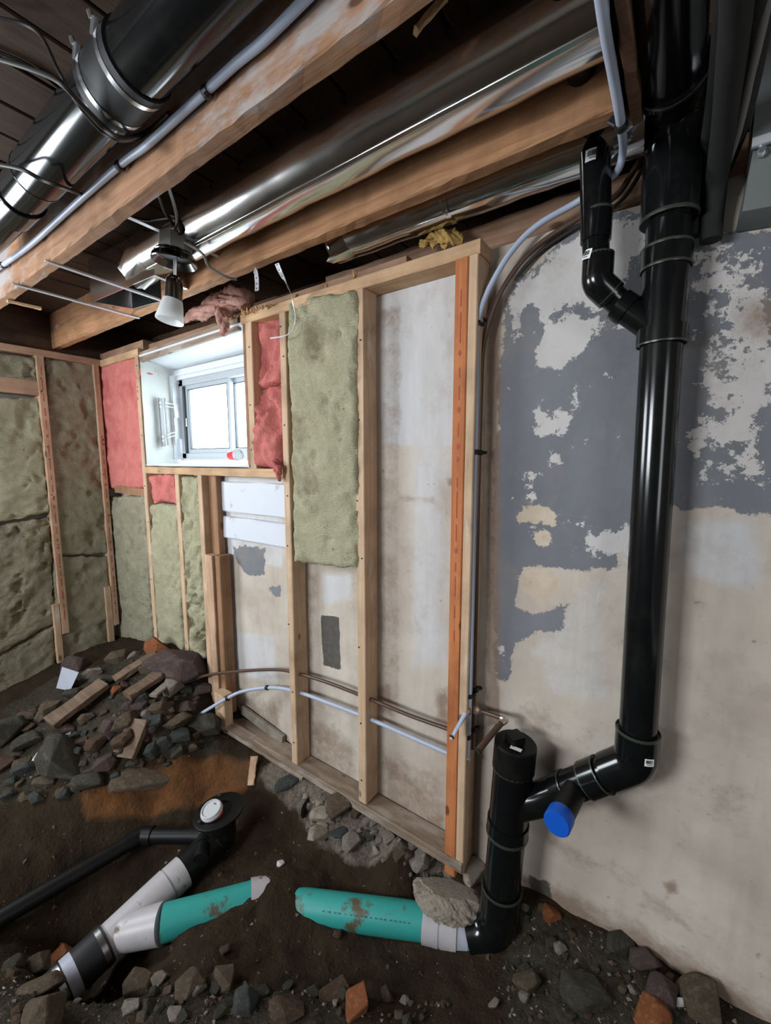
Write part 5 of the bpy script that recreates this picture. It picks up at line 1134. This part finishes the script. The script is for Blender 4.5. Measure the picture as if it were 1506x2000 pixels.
for k, (px, py, w_, h_, lab) in enumerate(((72,1488,22,34,'crumpled white paper scrap beside the largest dark boulder'), (133,1438,12,14,'white flake under the long weathered board'), (130,1462,14,10,'cream flake right of the crumpled paper scrap'), (1262,1882,26,18,'larger white paint flake on the ground by the wall'), (1256,1890,18,14,'smaller white paint flake just left of the larger one'), (1325,1965,44,14,'long white plaster sliver near the bottom right'), (1308,1942,12,16,'short white plaster sliver above the long one'), (1485,1972,10,14,'white chip by the wall foot at the right edge'))):
    p, t = hit(px, py); s = t/FPX; rr = random.Random(k)
    e1 = RT*(w_*s*.5); e2 = (UP*.5+V((0, .5, .3))).normalized()*(h_*s*.5); c_ = p+V((0, 0, .008)); n_ = V((0, 0, .004)); pts = [c_+e1*math.cos(a)*rr.uniform(.7, 1.1)+e2*math.sin(a)*rr.uniform(.7, 1.1)+n_*rr.uniform(-1, 1) for a in np.linspace(0, 2*PI, 9)[:-1]]
    obj('paint_flake', MB().add(pts+[q+V((0, 0, .003)) for q in pts], [tuple(range(7, -1, -1)), tuple(range(8, 16))]+[(i, (i+1) % 8, 8+(i+1) % 8, 8+i) for i in range(8)]), M['plasterbit'], None, lab, 'debris')
MARKS = [(310,1265,'the orange lump on the heap top'), (345,1312,'the broad purplish boulder'), (125,1490,'the largest dark boulder'), (150,1392,'the long weathered board'), (262,1318,'the topmost dark board'), (290,1350,'the second dark board'), (263,1462,'the short grey board'), (338,1352,'the pale angular lump'), (245,1420,'the tan flat boulder'), (345,1418,'the slanting tan stone'), (400,1425,'the stone under the grey pipe end'), (298,1472,'the upright pale blue stone'), (72,1488,'the crumpled white scrap'), (92,1398,'the rounded tan boulder'), (18,1440,'the big mossy stone'), (285,1535,'the long tan ledge stone'), (133,1340,'the leaning grey white plate'),
         (112,1885,'the orange lump by the coupling'), (80,1940,'the broad flat corner stone'), (372,1925,'the pointed tan lip stone'), (270,1935,'the brown lip stone'), (478,1965,'the blue grey lip stone'), (560,1970,'the weathered brown lip stone'), (698,1972,'the upright brick piece'), (655,1935,'the flat stone behind the brick'), (757,1948,'the brownish lip stone'), (435,1925,'the tan lip stone'), (90,1990,'the pointed corner stone'),
         (1275,1990,'the reddish brick slab'), (1140,1950,'the rounded grey boulder'), (1030,1930,'the pale tan stone'), (1375,1965,'the flat olive stone'), (1262,1882,'the white paint flakes'), (1325,1965,'the long plaster sliver'), (1215,1860,'the dark stone at the wall foot'), (1076,1792,'the dark orange brick bit'), (1022,1795,'the black base elbow'), (1290,1950,'the purplish wall stone'), (1485,1972,'the white chip at the edge'),
         (668,1580,'the yellowish footing block'), (632,1600,'the pale footing lump'), (640,1590,'the small purple lump'), (650,1607,'the square cream chip'), (688,1652,'the pale footing foot lump'), (630,1636,'the broken footing edge'), (820,1690,'the pale lump by the end stud'), (762,1640,'the whitish footing crumb'), (800,1612,'the chip on the plate'), (880,1730,'the big concrete chunk'), (560,1540,'the blue grey footing stone'), (712,1560,'the middle stud foot')]
TONE = {'rock_grey': 'olive grey', 'rock_brown': 'brown', 'rock_purple': 'purplish', 'rock_tan': 'tan', 'rock_blue': 'bluish', 'rock_pale': 'pale', 'concrete': 'concrete grey'}
USED = set()
def small_label(x, y, s_, mt, zi):
    sz = 'tiny' if s_ < 12 else 'small' if s_ < 18 else 'fist sized'
    best = None
    for mx, my, nm in sorted(MARKS, key=lambda q: math.hypot(q[0]-x, q[1]-y))[:4]:
        d = 'left of' if x < mx else 'right of'; e = 'above' if y < my else 'below'
        far = 'just ' if math.hypot(mx-x, my-y) < 32 else ''
        for w_ in ((d, e) if abs(x-mx) > abs(y-my) else (e, d)):
            t = f"{sz} {TONE[mt]} stone lying {far}{w_} {nm}"; best = best or t
            if t not in USED: USED.add(t); return t
    return best
# small rubble: single stones, told apart by size, tone and neighbour
rr = random.Random(77); zones = [([(0,1420),(110,1350),(300,1270),(430,1400),(420,1470),(250,1520),(120,1560),(0,1570)], 150, 'x', 'small stones of the rubble heap', 10, 34),
         ([(1010,1760),(1090,1770),(1300,1890),(1480,1998),(950,1998),(990,1880)], 75, 'small dull stone strewn on the ground along the right wall', 'small stones along the right wall', 9, 30),
         ([(0,1900),(240,1925),(450,1915),(720,1950),(880,1960),(900,1998),(0,1998)], 85, 'x', 'small stones on the near trench lip', 10, 36),
         ([(560,1520),(700,1590),(880,1700),(860,1740),(700,1680),(600,1620)], 80, 'x', 'crumbs of the broken footing', 8, 24)]
def inside(x, y, poly):
    c = False; n = len(poly)
    for i in range(n):
        x0, y0 = poly[i]; x1, y1 = poly[(i+1) % n]
        if (y0 > y) != (y1 > y) and x < (x1-x0)*(y-y0)/(y1-y0)+x0: c = not c
    return c
for zi, (poly, cnt, lab, grp, s0, s1) in enumerate(zones):
    bx0, bx1 = min(p[0] for p in poly), max(p[0] for p in poly); by0, by1 = min(p[1] for p in poly), max(p[1] for p in poly); k = 0
    mats = [['rock_grey','rock_brown','rock_purple','rock_tan','rock_blue'], ['rock_grey','rock_brown','rock_grey','rock_tan','rock_pale'], ['rock_grey','rock_tan','rock_brown','rock_grey','rock_pale'], ['rock_pale','rock_tan','concrete','rock_pale','rock_grey']][zi]
    while k < cnt:
        x, y = rr.uniform(bx0, bx1), rr.uniform(by0, by1)
        if not inside(x, y, poly): continue
        s_ = s0+(s1-s0)*rr.random()**2; rock('small_stone', x, y, s_*rr.uniform(.9, 1.4), s_, (mt := rr.choice(mats)), small_label(x, y, s_, mt, zi), 'stone', seed=k, group=grp); k += 1
# gravel, chips, shavings: uncountable
def scatter(name, polys, cnt, s0, s1, mat, label, seed, flat=.6, long=1.0, lift=0.0):
    rr = random.Random(seed); m = MB()
    for poly, share in polys:
        bx0, bx1 = min(p[0] for p in poly), max(p[0] for p in poly); by0, by1 = min(p[1] for p in poly), max(p[1] for p in poly); c_ = []
        while len(c_) < int(cnt*share):
            x, y = rr.uniform(bx0, bx1), rr.uniform(by0, by1)
            if inside(x, y, poly): c_.append((x, y))
        for x, y in c_:
            p, t = hit(x, y); s = (s0+(s1-s0)*rr.random()**3); p.z += lift
            a = V((rr.gauss(0, 1), rr.gauss(0, 1), rr.gauss(0, .4))).normalized(); b = a.orthogonal().normalized(); b.rotate(Quaternion(a, rr.uniform(0, 6))); c2 = a.cross(b)
            a, b, c2 = a*s*long*rr.uniform(.7, 1.2), b*s*rr.uniform(.6, 1), c2*s*flat*rr.uniform(.6, 1)
            m.add([p+a, p-a, p+b, p-b, p+c2, p-c2], [(0,2,4),(2,1,4),(1,3,4),(3,0,4),(2,0,5),(1,2,5),(3,1,5),(0,3,5)])
    o = obj(name, m, M[mat], None, label, 'debris', kind='stuff'); return o
pit = [(0,1600),(180,1600),(420,1590),(560,1560),(880,1720),(960,1850),(1000,1890),(880,1940),(450,1900),(250,1890),(0,1880)]
scatter('gravel', [(pit, .12), (zones[0][0], .25), (zones[1][0], .35), (zones[2][0], .28)], 2600, .002, .010, 'chips', 'fine pale gravel crumbs strewn over the soil', 1)
scatter('soil_clod', [(pit, .55), (zones[1][0], .25), (zones[2][0], .2)], 1400, .004, .014, 'rock_brown', 'dark crumbly soil clods over the trench floor', 2)
scatter('wood_shavings', [([(560,1500),(600,1490),(640,1530),(630,1570),(590,1570),(560,1540)], .5), ([(735,1560),(780,1565),(800,1600),(770,1605),(740,1590)], .3), ([(600,1480),(690,1545),(700,1570),(600,1520)], .2)], 420, .003, .008, 'shavings', 'pale wood chips lying on the footing and bottom plate', 3, .3, 2.0)
